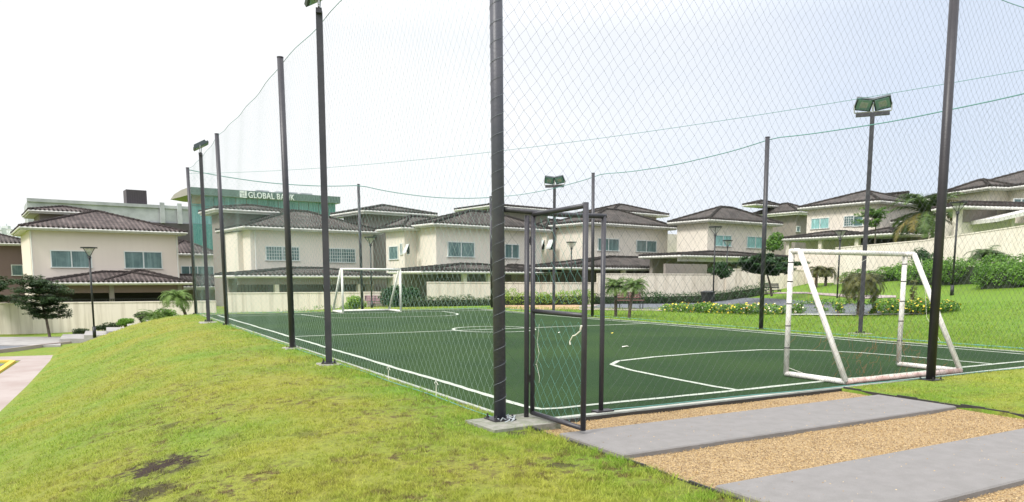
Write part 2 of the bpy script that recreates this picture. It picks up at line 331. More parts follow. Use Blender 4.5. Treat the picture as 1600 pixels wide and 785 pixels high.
def tilemat(name, c1, c2, k=1.):
    """clay roof tiles: courses and ribs follow the roof slope through the mesh's own uv"""
    q = bpy.data.materials.new(name); q.use_nodes = True; t = q.node_tree; b = t.nodes['Principled BSDF']; L = t.links.new
    uv = N(t, 'ShaderNodeUVMap', uv_map='UVMap'); s = N(t, 'ShaderNodeSeparateXYZ'); L(uv.outputs[0], s.inputs[0])
    def sn(sock, f):
        m_ = N(t, 'ShaderNodeMath', operation='MULTIPLY', inp={1: f}); L(sock, m_.inputs[0]); return m_.outputs[0]
    u = sn(s.outputs[0], 2*math.pi/.30); si = N(t, 'ShaderNodeMath', operation='SINE'); L(u, si.inputs[0])
    v = sn(s.outputs[1], 1/.38); fr = N(t, 'ShaderNodeMath', operation='FRACT'); L(v, fr.inputs[0])
    h = N(t, 'ShaderNodeMath', operation='MULTIPLY_ADD', inp={1: .5}); L(si.outputs[0], h.inputs[0]); L(fr.outputs[0], h.inputs[2])
    cell = N(t, 'ShaderNodeCombineXYZ'); fu = N(t, 'ShaderNodeMath', operation='FLOOR'); L(sn(s.outputs[0], 1/.30), fu.inputs[0]); fv = N(t, 'ShaderNodeMath', operation='FLOOR'); L(v, fv.inputs[0])
    L(fu.outputs[0], cell.inputs[0]); L(fv.outputs[0], cell.inputs[1])
    wn = N(t, 'ShaderNodeTexWhiteNoise', noise_dimensions='2D'); L(cell.outputs[0], wn.inputs[0])
    g = N(t, 'ShaderNodeNewGeometry'); no = N(t, 'ShaderNodeTexNoise', inp={'Scale': .8, 'Detail': 4}); L(g.outputs['Position'], no.inputs[0])
    f = N(t, 'ShaderNodeMath', operation='MULTIPLY_ADD', inp={1: .55}); L(wn.outputs[0], f.inputs[0]); nr = N(t, 'ShaderNodeMapRange', inp={'From Min': .35, 'From Max': .65, 'To Max': .5}); L(no.outputs[0], nr.inputs[0]); L(nr.outputs[0], f.inputs[2])
    x = N(t, 'ShaderNodeMixRGB', inp={1: (*c1, 1), 2: (*c2, 1)}); L(f.outputs[0], x.inputs[0])
    # darker in the pans between ribs
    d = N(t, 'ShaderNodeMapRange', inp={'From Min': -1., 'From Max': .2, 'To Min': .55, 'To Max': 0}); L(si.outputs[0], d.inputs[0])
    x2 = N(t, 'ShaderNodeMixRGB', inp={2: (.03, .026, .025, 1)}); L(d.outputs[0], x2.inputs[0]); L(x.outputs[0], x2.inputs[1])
    L(x2.outputs[0], b.inputs['Base Color']); b.inputs['Roughness'].default_value = .8; b.inputs['Specular IOR Level'].default_value = .3
    bp = N(t, 'ShaderNodeBump', inp={'Strength': 1., 'Distance': .06}); L(h.outputs[0], bp.inputs['Height']); L(bp.outputs[0], b.inputs['Normal'])
    return q
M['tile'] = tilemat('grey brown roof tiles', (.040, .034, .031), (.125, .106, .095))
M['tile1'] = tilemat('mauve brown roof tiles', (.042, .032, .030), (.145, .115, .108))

# ------------------------------------------------------------------ terrain
KX0, KX1, KY0, KY1 = 4.0, 17.2, 6.83, 33.75       # turf edges
def sm(t): t = np.clip(t, 0, 1); return t*t*(3-2*t)
def Hh(x, y):
    x = np.asarray(x, float); y = np.asarray(y, float)
    xc = np.interp(y, [-10, 4, 10, 18, 26, 34], [1.6, 2.4, 2.8, 3.3, 3.6, 3.8])
    xt = np.interp(y, [-10, 5, 12, 18, 24, 31, 40], [-5.5, -4.6, -3.0, -2.15, -1.85, -1.6, -1.6])
    t = np.clip((xc-x)/(xc-xt), 0, 1)
    f = np.interp(t, [0, .1, .2, .3, .45, .6, .75, .9, 1.], [0, .02, .062, .13, .275, .475, .69, .91, 1.])
    zl = -1.42*f
    zb = -1.5 + 1.5*sm((x+4)/20.)
    wb = sm((y-34.6)/2.4)
    z = np.where(x < 17, zl*(1-wb) + np.minimum(zb, .0)*wb, 0)
    hr = .165*(x-29.5+np.clip(24-y, -14, 14)*.42)
    hr = np.where(x > 17.3, np.log1p(np.exp(np.clip(hr*6, -30, 30)))/6, 0)
    hr = np.minimum(hr, 2.6+.015*(x-30)) * sm((x-17.8)/5.)
    z = z + np.where(hr > 0, hr, 0)
    far = sm((np.hypot(x, y)-90)/120.)
    z = z*(1-far) + (-1.5)*far
    intr = (x > KX0-.02) & (x < KX1+.02) & (y > KY0-.02) & (y < KY1+.02)
    z = np.where(intr, -.06, z)
    bed = (x > 3.9) & (x < 9.2) & (y > -1.5) & (y < KY0+.01)
    z = np.where(bed, -.09, z)
    return z
def H(x, y): return float(Hh(x, y))
def tp(px, py):
    D = 12.
    while D < 62:
        q = at(px, D, py)
        if q.z <= H(q.x, q.y): return q
        D += .1
    return at(px, 50, py)
def grid(xs, ys, name, m_, zf=Hh, dz=0):
    X, Y = np.meshgrid(xs, ys); Z = zf(X, Y)+dz
    nx, ny = len(xs), len(ys)
    V = np.stack([X, Y, Z], -1).reshape(-1, 3)
    i = (np.arange(ny-1)[:, None]*nx + np.arange(nx-1)[None]).reshape(-1)
    Fc = np.stack([i, i+1, i+nx+1, i+nx], 1)
    me = bpy.data.meshes.new(name); me.from_pydata(V.tolist(), [], Fc.tolist()); me.materials.append(m_)
    me.polygons.foreach_set('use_smooth', [True]*len(me.polygons)); me.update()
    o = bpy.data.objects.new(name, me); C.objects.link(o); return o
def lin(a, b, s): return list(np.arange(a, b, s))
xs = [-3000, -1200, -500, -250, -150, -100, -70] + lin(-50, -10, 2.5) + lin(-10, -4, .5) + lin(-4, 3.8, .12) + [3.8, 3.88, 3.905, 3.975, 3.985] + lin(4.1, 9.1, .5) + [9.19, 9.21, 9.3] + lin(9.6, 17, .5) + [17.15, 17.23, 17.4] + lin(17.8, 50, .6) + lin(50, 90, 4) + [100, 130, 180, 260, 500, 1200, 3000]
ys = [-300, -60, -25, -12, -6] + lin(-3, -1.6, .4) + [-1.52, -1.48] + lin(-1.3, 6.7, .15) + [6.8, 6.815, 6.85] + lin(7, 33.5, .4) + [33.6, 33.76, 33.8] + lin(34, 50, .5) + lin(50, 90, 3) + [100, 130, 180, 260, 500, 1200, 3000]
GR = grassmat('lawn'); GB = grassmat('lawn blades', True)
tag(grid(xs, ys, 'ground', GR), kind='structure')

# artificial pitch, kerbs, lines
mb = MB(); mb.box((KX0, KY0, -.055), (KX1, KY1, 0)); tag(mb.build('pitch_turf', M['turf']), kind='structure')
mb = MB()
for a, b in (((KX0-.055, KY0-.06, -.12), (KX0, KY1+.06, .012)), ((KX1, KY0-.06, -.12), (KX1+.06, KY1+.06, .012))): mb.box(a, b)
for a, b in (((KX0, KY0-.09, -.12), (KX1, KY0, .012)), ((KX0, KY1, -.12), (KX1, KY1+.06, .012))): mb.box(a, b)
tag(mb.build('kerb', M['kerb']), kind='structure')
mb = MB()
def line(pts, wd=.098, z=.005, wob=.012):
    P = [Vector(p) for p in pts]; Q = []
    for i in range(len(P)-1):
        n = max(2, int((P[i+1]-P[i]).length/.22))
        for j in range(n): Q.append(P[i].lerp(P[i+1], j/n))
    Q.append(P[-1]); vs = []
    ph = random.random()*9
    for i, q in enumerate(Q):
        t = (Q[min(i+1, len(Q)-1)]-Q[max(i-1, 0)]).normalized(); n = Vector((-t.y, t.x))
        o = math.sin(i*.35+ph)*wob + random.uniform(-.006, .006)
        h = wd/2+random.uniform(-.008, .008)
        vs += [(*(q+n*(o+h)), z), (*(q+n*(o-h)), z)]
    mb.add(vs, [(2*i, 2*i+1, 2*i+3, 2*i+2) for i in range(len(Q)-1)])
LX0, LX1, LY0, LYH, LY1 = 4.51, 16.72, 7.31, 19.96, 32.1
line([(LX0, 33.0), (LX0, LY0+.25), (LX0+.07, LY0+.07), (LX0+.28, LY0), (LX1, LY0)]); line([(LX1, LY0), (LX1, LY1+.6)])
line([(LX0, LYH), (LX1, LYH)], z=.0045); line([(LX0, LY1), (LX1, LY1)], z=.0045)
cx = (LX0+LX1)/2+.05
line([(cx+1.25*math.cos(a), LYH+1.3*math.sin(a)) for a in np.linspace(0, 2*math.pi, 40)], z=.0055)
def dee(y0, s, z):
    pts = [(7.75, y0)]
    c1 = [(7.72, y0+.4*s), (7.9, y0+2.5*s), (8.1, y0+3.35*s), (8.55, y0+3.75*s), (9.6, y0+3.98*s), (11.5, y0+4.06*s), (12.7, y0+4.0*s), (13.5, y0+3.5*s), (14.0, y0+2.5*s), (14.2, y0+1.2*s), (14.3, y0)]
    line(pts+c1, z=z, wob=.02)
dee(LY0, 1, .0062); dee(LY1, -1, .0062)
tag(mb.build('pitch_markings', M['white_line']), kind='structure')

# gravel bed and slabs
g = grid(lin(3.9, 9.2, .1)+[9.2], lin(-1.5, 6.74, .1)+[6.74], 'gravel_bed', M['gravel'], zf=lambda x, y: np.full(np.shape(x), -.045)+.006*np.sin(x*5)*np.sin(y*4)); tag(g, kind='structure')
# pebbles
n = 60000; x = RNG.uniform(3.93, 9.17, n); y = RNG.uniform(1.5, 6.70, n)
onslab = ((y > 5.08) & (y < 6.07)) | ((y > 2.93) & (y < 3.95)); keep = (RNG.uniform(0, 1, n) < .012) | ~(((y > 5.08) & (y < 6.07)) | ((y > 2.93) & (y < 3.95))); x, y, onslab = x[keep], y[keep], onslab[keep]; n = len(x)
s = RNG.uniform(.004, .0095, n); ang = RNG.uniform(0, 6.28, n)
oct_ = np.array([[1, 0, 0], [-.3, .8, 0], [-.8, -.5, 0], [0, 0, .65]]); ca, sa = np.cos(ang), np.sin(ang)
P4 = np.stack([np.stack([x+s*(o[0]*ca-o[1]*sa)*RNG.uniform(.7, 1.3, n), y+s*(o[0]*sa+o[1]*ca)*RNG.uniform(.7, 1.3, n), -.044+onslab*.05+RNG.uniform(0, .01, n)*(1-onslab)+s*o[2]], 1) for o in oct_], 1)
T = np.stack([P4[:, [0, 1, 3]], P4[:, [1, 2, 3]], P4[:, [2, 0, 3]]], 1).reshape(-1, 3, 3)
tag(npmesh('pebbles', T, 3, M['pebble'], rnd=np.repeat(RNG.uniform(0, 1, n), 3)), 'loose tan pebbles lying between the grey slabs', 'pebbles', kind='stuff')
def slab(x0, x1, y0, y1, lab):
    mb = MB(); b = .012; vs = []
    ring = lambda i, z: [(x0+i, y0+i, z), (x1-i, y0+i, z), (x1-i, y1-i, z), (x0+i, y1-i, z)]
    vs = ring(0, -.09)+ring(0, -.006)+ring(b, .006)
    mb.add(vs, [(0, 1, 5, 4), (1, 2, 6, 5), (2, 3, 7, 6), (3, 0, 4, 7), (4, 5, 9, 8), (5, 6, 10, 9), (6, 7, 11, 10), (7, 4, 8, 11), (8, 9, 10, 11)])
    tag(mb.build('paving_slab', M['slab']), lab, 'slab', 'long grey slabs laid in the gravel')
slab(4.0, 9.12, 5.06, 6.1, 'long smooth grey slab nearest the pitch, beside the open gate')
slab(4.0, 9.12, 2.9, 3.95, 'long smooth grey slab in the front right corner, across the gravel from the gate')
slab(4.0, 9.12, .75, 1.8, 'long grey slab nearest the viewer at the end of the gravel bed')
mb = MB()
for (a, b) in (((3.87, -1.5), (3.9, 6.5)), ((9.2, -1.5), (9.235, 6.7))):
    P = [(a[0]+.012*math.sin(k*.9), a[1]+(b[1]-a[1])*k/30) for k in range(31)]
    for k in range(30):
        (xa, ya), (xb, yb) = P[k], P[k+1]; mb.obox((xa, ya, -.09), (.02, 0, 0), (xb-xa, yb-ya, 0), (0, 0, .105+.01*math.sin(k*2.)))
mb.obox((3.9, 6.715, -.09), (5.3, 0, 0), (0, .02, 0), (0, 0, .085))
tag(mb.build('bed_edging', M['edging']), 'black strip edging around the tan gravel bed', 'edging')

# lower left corner: pavement, road, landing, steps
def strip(lo, hi, name, m_, n=24, k=4, dz=.02, z=None, kind='structure'):
    """sheet draped on the ground between two lines of photo points"""
    def res(P):
        P = [Vector(p) for p in P]; L = [0]
        for i in range(len(P)-1): L.append(L[-1]+(P[i+1]-P[i]).length)
        o = []
        for j in range(n+1):
            d = L[-1]*j/n; i = max(q for q in range(len(P)-1) if L[q] <= d+1e-9)
            o.append(P[i].lerp(P[i+1], (d-L[i])/max(1e-6, L[i+1]-L[i])))
        return o
    def g_(p):
        if z is not None: return gp(p.x, p.y, z)
        D = 12.
        while D < 62:
            q = at(p.x, D, p.y)
            if q.z <= H(q.x, q.y): return q
            D += .1
        return at(p.x, 50, p.y)
    A = [g_(q) for q in res(lo)]; B = [g_(q) for q in res(hi)]; mb = MB(); vs = []
    for a, b in zip(A, B):
        for j in range(k+1):
            q = a.lerp(b, j/k); vs.append((q.x, q.y, (z if z is not None else H(q.x, q.y))+dz))
    mb.add(vs, [(i*(k+1)+j, (i+1)*(k+1)+j, (i+1)*(k+1)+j+1, i*(k+1)+j+1) for i in range(n) for j in range(k)])
    o = mb.build(name, m_); tag(o, kind=kind); return o
ZL = -1.42
def flat(pts, name, m_, z, th=.12):
    mb = MB(); n = len(pts)
    mb.add([(*p, z-th) for p in pts]+[(*p, z) for p in pts], [tuple(range(n, 2*n))]+[(i, (i+1) % n, n+(i+1) % n, n+i) for i in range(n)]); o = mb.build(name, m_); tag(o, kind='structure'); return o
pa = [gp(-60, 561, ZL), gp(83, 556.5, ZL)]
flat([(-6.5, 10), (-1.0, 10), (-1.0, pa[1].y), (-1.45, pa[1].y), (pa[0].x, pa[0].y)], 'pavement', M['pave'], ZL+.015) if False else None
q0, q1, q2 = gp(-80, 561, ZL), gp(84, 556.5, ZL), gp(14, 566, ZL)
q3, q4 = gp(0, 586, ZL), gp(-80, 640, ZL)
flat([(q4.x, q4.y), (-4.6, 8), (-1.2, 8), (q1.x+.3, q1.y), (q0.x, q0.y), (gp(-80, 566, ZL).x, gp(-80, 566, ZL).y), (q2.x+.35, q2.y+.2), (q3.x, q3.y)], 'pavement', M['pave'], ZL+.03)
mb = MB(); e0, e1, e2 = gp(-90, 567, ZL), gp(16, 566.5, ZL), gp(-60, 618, ZL)
for a, b in ((e0, e1), (e1, e2)):
    d = (b-a).normalized(); nn = Vector((-d.y, d.x, 0))*.16; mb.obox((a.x, a.y, ZL-.1), (b-a), nn, (0, 0, .17))
tag(mb.build('yellow_kerb', M['yellow']), kind='structure')
f0, f1, f2 = gp(-90, 569, ZL), gp(8, 569, ZL), gp(-90, 618, ZL)
flat([(f2.x, f2.y), (f1.x, f1.y), (f0.x, f0.y)], 'car_park', M['asphalt'], ZL+.01)
a, b, c_, d = gp(-80, 556, ZL), gp(75, 540.5, ZL), gp(40, 539.5, ZL), gp(-80, 541, ZL)
flat([(a.x, a.y), (b.x, b.y), (c_.x, c_.y), (d.x, d.y)], 'road', M['asphalt'], ZL+.025)
mb = MB(); a, b, c_ = gp(-80, 560, ZL), gp(72, 540.5, ZL), gp(150, 533, ZL)
for p, q in ((a, b), (b, c_)): mb.obox((p.x, p.y, ZL-.1), q-p, Vector((0, -.2, 0)), (0, 0, .2))
tag(mb.build('kerb', M['pave']), kind='structure')
L0, L1 = gp(-60, 540, ZL+.05), gp(95, 540, ZL+.05); L2, L3 = gp(94, 526.5, ZL+.05), gp(-60, 527.5, ZL+.05)
flat([(L0.x, L0.y), (L1.x, L1.y), (L2.x, L2.y), (L3.x, L3.y)], 'landing', M['stair'], ZL+.06)
mb = MB()
zs = ZL+.06; b0 = L1
for k, (xa, xb, ytop, yf) in enumerate(((93, 132, 521, 529.5), (131, 168, 516, 524), (166, 203, 511, 518), (201, 236, 505.5, 512.5), (233, 268, 500.5, 506), (266, 300, 496, 501))):
    z = zs + .165*(k+1)
    a = gp(xa, yf, z); b = gp(xb, yf, z); d = 3.2
    mb.obox((a.x, a.y, z-.5), (b.x-a.x, b.y-a.y, 0), (.05, d, 0), (0, 0, .5))
tag(mb.build('garden_steps', M['stair']), 'broad pale concrete steps climbing along the boundary wall behind the grass bank', 'steps')

# right hand paths
strip([(800, 484), (850, 484.5), (905, 484), (925, 483)], [(770, 476), (850, 474), (890, 476), (925, 479)], 'clay_path', M['orange'], dz=.012)
strip([(905, 485), (1000, 486), (1060, 487)], [(905, 478.5), (945, 472), (1060, 466.5)], 'path', M['pave'], dz=.02)
strip([(922, 482), (1040, 484.5), (1240, 491.5), (1330, 492.5), (1400, 490), (1440, 486)], [(945, 474), (1040, 469.5), (1115, 466), (1196, 467), (1300, 474), (1440, 480)], 'road', M['asphalt'], dz=.035, n=40, k=8)
strip([(1134, 465.5), (1188, 460.5), (1234, 459.5), (1262, 460), (1306, 464), (1345, 468), (1400, 466)], [(1134, 463.5), (1188, 458.5), (1234, 457.2), (1262, 457.5), (1306, 460), (1345, 462), (1400, 463)], 'path', M['pave'], dz=.03, n=30)
strip([(1230, 494), (1330, 494.5), (1440, 493)], [(1230, 492), (1330, 492.6), (1440, 491.5)], 'kerb', M['kerb'], dz=.05)

# ------------------------------------------------------------------ grass blades
def vnoise(x, y, sc, seed):
    rg = np.random.default_rng(seed); T_ = rg.uniform(0, 1, (256, 256)); X_, Y_ = x/sc, y/sc
    i, j = np.floor(X_).astype(int), np.floor(Y_).astype(int); u, v = X_-i, Y_-j; u = u*u*(3-2*u); v = v*v*(3-2*v)
    g_ = lambda a, b: T_[a % 256, b % 256]
    return (g_(i, j)*(1-u)+g_(i+1, j)*u)*(1-v)+(g_(i, j+1)*(1-u)+g_(i+1, j+1)*u)*v
n = 900000
r = 3.4*np.exp(RNG.uniform(0, 1, n)**1.25*math.log(40/3.4)); th = RNG.uniform(R_(-46), R_(44), n)+YAW
x = r*np.sin(th); y = r*np.cos(th)
ok = ~((x > 3.93) & (x < KX1+.1) & (y > KY0-.1) & (y < KY1+.1)) & ~((x > 3.89) & (x < 9.24) & (y < KY0)) & (x > -9) & (y < 37.5) & ~((x > 3.42) & (x < 4.2) & (y > 6.5) & (y < 7.15)) & (x < 30)
z = Hh(x, y); ok &= z > -1.35
xt = np.interp(y, [-10, 5, 12, 18, 24, 31, 40], [-5.5, -4.6, -3.0, -2.15, -1.85, -1.6, -1.6])
ok &= x > xt+.1
# thin out over the bare spots
for (px, py, rr, st, ux) in SPOTS:
    p = gp(px, py, -.08); dd = np.hypot((x-p.x), (y-p.y)/ux)/rr + RNG.normal(0, .25, n); ok &= ~((dd < .95) & (RNG.uniform(0, 1, n) < st*.85))
tuft = .55*vnoise(x, y, .07, 1)+.45*vnoise(x, y, .22, 2); pz = vnoise(x, y, .9, 3)
ok &= RNG.uniform(0, 1, n) < np.clip((tuft-.27)*3.6, .12, 1)*np.clip((vnoise(x, y, .45, 5)*.55+vnoise(x, y, .13, 6)*.45-.24)*6, .18, 1)
x, y, z, r, tuft, pz = x[ok], y[ok], z[ok], r[ok], tuft[ok], pz[ok]; n = len(x)
edge = np.exp(-np.maximum(0, 4.0-x)*2.2)*(y > 6.9) + np.exp(-np.abs(x-3.85)*5)*(y < 6.9)*.9 + np.exp(-np.hypot(x-3.7, y-6.4)*2.5)*1.0
edge = np.clip(edge, 0, 1.2)
h = RNG.uniform(.012, .030, n)*(1+1.1*edge)*(1+.012*r)*(.55+1.0*tuft)*(.8+.4*pz); wd = RNG.uniform(.0014, .0026, n)*(1+.14*r)
ang = RNG.uniform(0, 6.28, n); lean = RNG.uniform(.3, 1.3, n)*h; la = RNG.uniform(0, 6.28, n)
T = np.zeros((n, 3, 3))
T[:, 0] = np.stack([x-wd*np.cos(ang), y-wd*np.sin(ang), z-.004], 1); T[:, 1] = np.stack([x+wd*np.cos(ang), y+wd*np.sin(ang), z-.004], 1)
T[:, 2] = np.stack([x+lean*np.cos(la), y+lean*np.sin(la), z+h], 1)
tag(npmesh('grass', T, 3, GB, rnd=RNG.uniform(0, 1, n)), 'short yellow-green lawn grass covering the bank', 'grass', kind='stuff')

# ------------------------------------------------------------------ fence posts, floodlights, nets
PZ = 5.95
def post_mesh(sq=False, h=PZ):
    mb = MB()
    if sq: mb.box((-.055, -.055, 0), (.055, .055, h))
    else: mb.tube([(0, 0, 0), (0, 0, h)], .066, 16)
    return mb
def base_plate(par):
    mb = MB(); mb.box((-.13, -.13, 0), (.13, .13, .015)); mb.build('base_plate', M['postdark'], par)
    for sx in (-1, 1):
        for sy in (-1, 1):
            mb = MB(); mb.tube([(sx*.1, sy*.1, .015), (sx*.1, sy*.1, .06)], .010, 6); mb.tube([(sx*.1, sy*.1, .015), (sx*.1, sy*.1, .03)], .018, 6); mb.build('anchor_bolt', M['postdark'], par)
post_proto = empty('fence_post'); mb = post_mesh(); mb.build('pole', M['post'], post_proto, True)
cap = MB(); cap.tube([(0, 0, PZ), (0, 0, PZ+.02)], .07, 16); cap.build('cap', M['postdark'], post_proto)
base_plate(post_proto)
GP = 'tall dark posts holding the netting around the pitch'
posts = [(3.77, 6.92, 0.03, 'thick near corner post wound with pale cord, beside the open gate'),
 (3.78, 16.55, 0, 'dark net post on the grass edge, just left of the near square floodlight mast'),
 (3.83, 26.07, 0, 'dark net post just right of the far left floodlight mast'),
 (3.83, 34.5, 0, 'teal-tinted dark post at the far left corner of the pitch'),
 (11.25, 34.5, 0, 'thin far post behind the distant white goal'),
 (18.15, 34.2, 0, 'far right corner post partly hidden by the thick corner post'),
 (17.78, 24.71, 0, 'slim dark post in the grass behind the right gate upright'),
 (17.85, 15.95, 0, 'dark leaning-looking post on the lawn between the gate and the near goal'),
 (11.19, 6.63, 0, 'nearly black round post in front of the right side of the near goal'),
 (17.85, 6.6, 0, 'near right corner net post at the end of the goal line')]
POST = []
for i, (x, y, z, lab) in enumerate(posts):
    o = post_proto if i == 0 else copy_tree(post_proto)
    o.location = (x, y, z if z else H(x, y)); tag(o, lab, 'fence post', GP); o.scale.z = 6.17/PZ if x < 10 else (5.74/PZ if x > 17 else 1)
    if i == 0: o.rotation_euler.y = R_(-.55)
    elif i in (1, 2): o.rotation_euler.x = R_(.3); POST.append(Vector((x, y, PZ+(z if z else H(x, y)))))
for c in kids(post_proto):
    if c.name.startswith('pole'): c.data = c.data.copy(); c.data.materials[0] = M['cpost']
# the nearest right post is darker and slimmer
for o in [c for c in C.objects if c.get('label', '').startswith('nearly black')]:
    for c in kids(o):
        if c.name.startswith('pole'):
            c.data = c.data.copy(); c.data.materials[0] = M['postdark']
mb = MB()
pts = [(.072*math.cos(t), .072*math.sin(t), .1+t/(2*math.pi)*.185) for t in np.arange(0, 2*math.pi*31, .5)]
mb.tube(pts, .0019, 4)
lc = mb.build('lacing_cord', M['lace'], None, loc=(3.77, 6.92, .03)); lc.rotation_euler.y = R_(-.55); tag(lc, 'pale cord wound in a spiral up the thick corner post', 'cord')
mb = MB(); mb.box((-.32, -.33, -.14), (.50, .30, .0)); mb.box((.2, -.1, -.1), (.62, .26, -.004))
cp = mb.build('footing', M['footing'], None, loc=(3.75, 6.78, .03)); cp.rotation_euler.z = R_(2); tag(cp, 'square concrete pad under the thick corner post', 'footing')
mb = MB()
for k in range(9):
    a = random.uniform(0, 6.28); rr = random.uniform(.06, .1); mb.tube([(rr*math.cos(a), rr*math.sin(a), 0), (rr*1.3*math.cos(a+.4), rr*1.3*math.sin(a+.4), .02+.035*random.random()), (rr*.8*math.cos(a+.9), rr*.8*math.sin(a+.9), .02)], .006, 5)
o = mb.build('rag', M['cord'], None, loc=(3.77, 6.84, .03)); tag(o, 'pale rag knotted round the foot of the corner post', 'rag')

def floodlight(h, lab, x, y, heads, rz, z0, sq=True, tilt=48):
    root = empty('floodlight_mast', (x, y, z0), rz); tag(root, lab, 'floodlight', 'floodlight masts beside the pitch')
    mb = post_mesh(sq, h); mb.build('mast', M['post'], root); base_plate(root)
    mb = MB(); mb.box((-.42, -.05, h-.06), (.42, .05, h+.03)) if heads == 2 else mb.box((-.12, -.05, h-.05), (.12, .05, h+.03)); mb.build('crossbar', M['post'], root)
    for i in range(heads):
        cx_ = (-.235 if i == 0 else .235) if heads == 2 else 0
        tl = R_(52); rot = Matrix.Rotation(tl, 4, 'X') @ Matrix.Rotation(R_(6 if i else -6), 4, 'Z')
        mb = MB(); W, D_, T_ = (.215, .18, .045) if heads == 2 else (.16, .27, .03)
        # housing with rounded rim, rear fins
        mb.box((-W, -D_, -T_), (W, D_, T_)); mb.box((-W*.8, -D_*.8, T_), (W*.8, D_*.8, T_+.03))
        for f in range(7): mb.box((-W*.75+f*W*.25-.005, -D_*.75, T_+.03), (-W*.75+f*W*.25+.005, D_*.75, T_+.075))
        ho = mb.build('floodlight_head', M['reflector'], root); ho.location = (cx_, -.02, h+.27); ho.rotation_euler = (R_(-tilt), R_(8 if i == 0 else -8), R_(10 if i == 0 else -10))
        g_ = MB(); g_.box((-W*.82, -D_*.82, -T_-.012), (W*.82, D_*.82, -T_-.001)); g_.build('glass', M['lens'], ho)
        g2 = MB(); g2.box((-W*.45, -D_*.45, -T_-.017), (W*.45, D_*.45, -T_-.0125)); g2.build('led_panel', M['lampglass'], ho)
        g_ = MB()
        for sx in (-1, 1): g_.tube([(cx_+sx*W*1.05, -.02, h+.27), (cx_+sx*W*1.05, 0, h+.06)], .016, 6)
        g_.tube([(cx_-W*1.05, 0, h+.05), (cx_+W*1.05, 0, h+.05)], .016, 6); g_.build('bracket', M['steel'], root)
    return root
floodlight(6.05, 'near square floodlight mast on the left grass edge, head cut by the picture top', 3.64, 13.14, 1, R_(72), H(3.64, 13.14)+.03, tilt=30)
floodlight(5.75, 'far left floodlight mast in a concrete footing with one hooded lamp', 3.49, 27.9, 1, R_(75), H(3.49, 27.9)+.05, tilt=30)
floodlight(5.65, 'distant twin-headed floodlight mast seen through the gate', 18.2, 28.3, 2, R_(-45), H(18.2, 28.3))
floodlight(6.02, 'twin-headed floodlight mast standing on the lawn behind the near goal', 18.85, 13.27, 2, R_(-52), H(18.85, 13.27)+.02)
for (x, y, s, lab) in ((3.64, 13.14, .2, 'dark concrete footing under the near square floodlight mast'), (3.49, 27.9, .3, 'mossy concrete footing under the far left floodlight mast'), (18.2, 28.3, .28, 'small concrete footing under the distant twin floodlight mast'), (3.78, 16.55, .2, 'small concrete footing under the post left of the near mast'), (18.85, 13.27, .25, 'concrete footing under the mast behind the near goal')):
    mb = MB(); vs = [(sx*k, sy*k, z) for z, k in ((-.2, s), (.0, s), (.035, s*.9)) for sx, sy in ((-1, -1), (1, -1), (1, 1), (-1, 1))]
    mb.add(vs, [(0, 1, 5, 4), (1, 2, 6, 5), (2, 3, 7, 6), (3, 0, 4, 7), (4, 5, 9, 8), (5, 6, 10, 9), (6, 7, 11, 10), (7, 4, 8, 11), (8, 9, 10, 11)])
    o = mb.build('footing', M['concrete'], None, loc=(x, y, H(x, y)-.01)); tag(o, lab, 'footing')

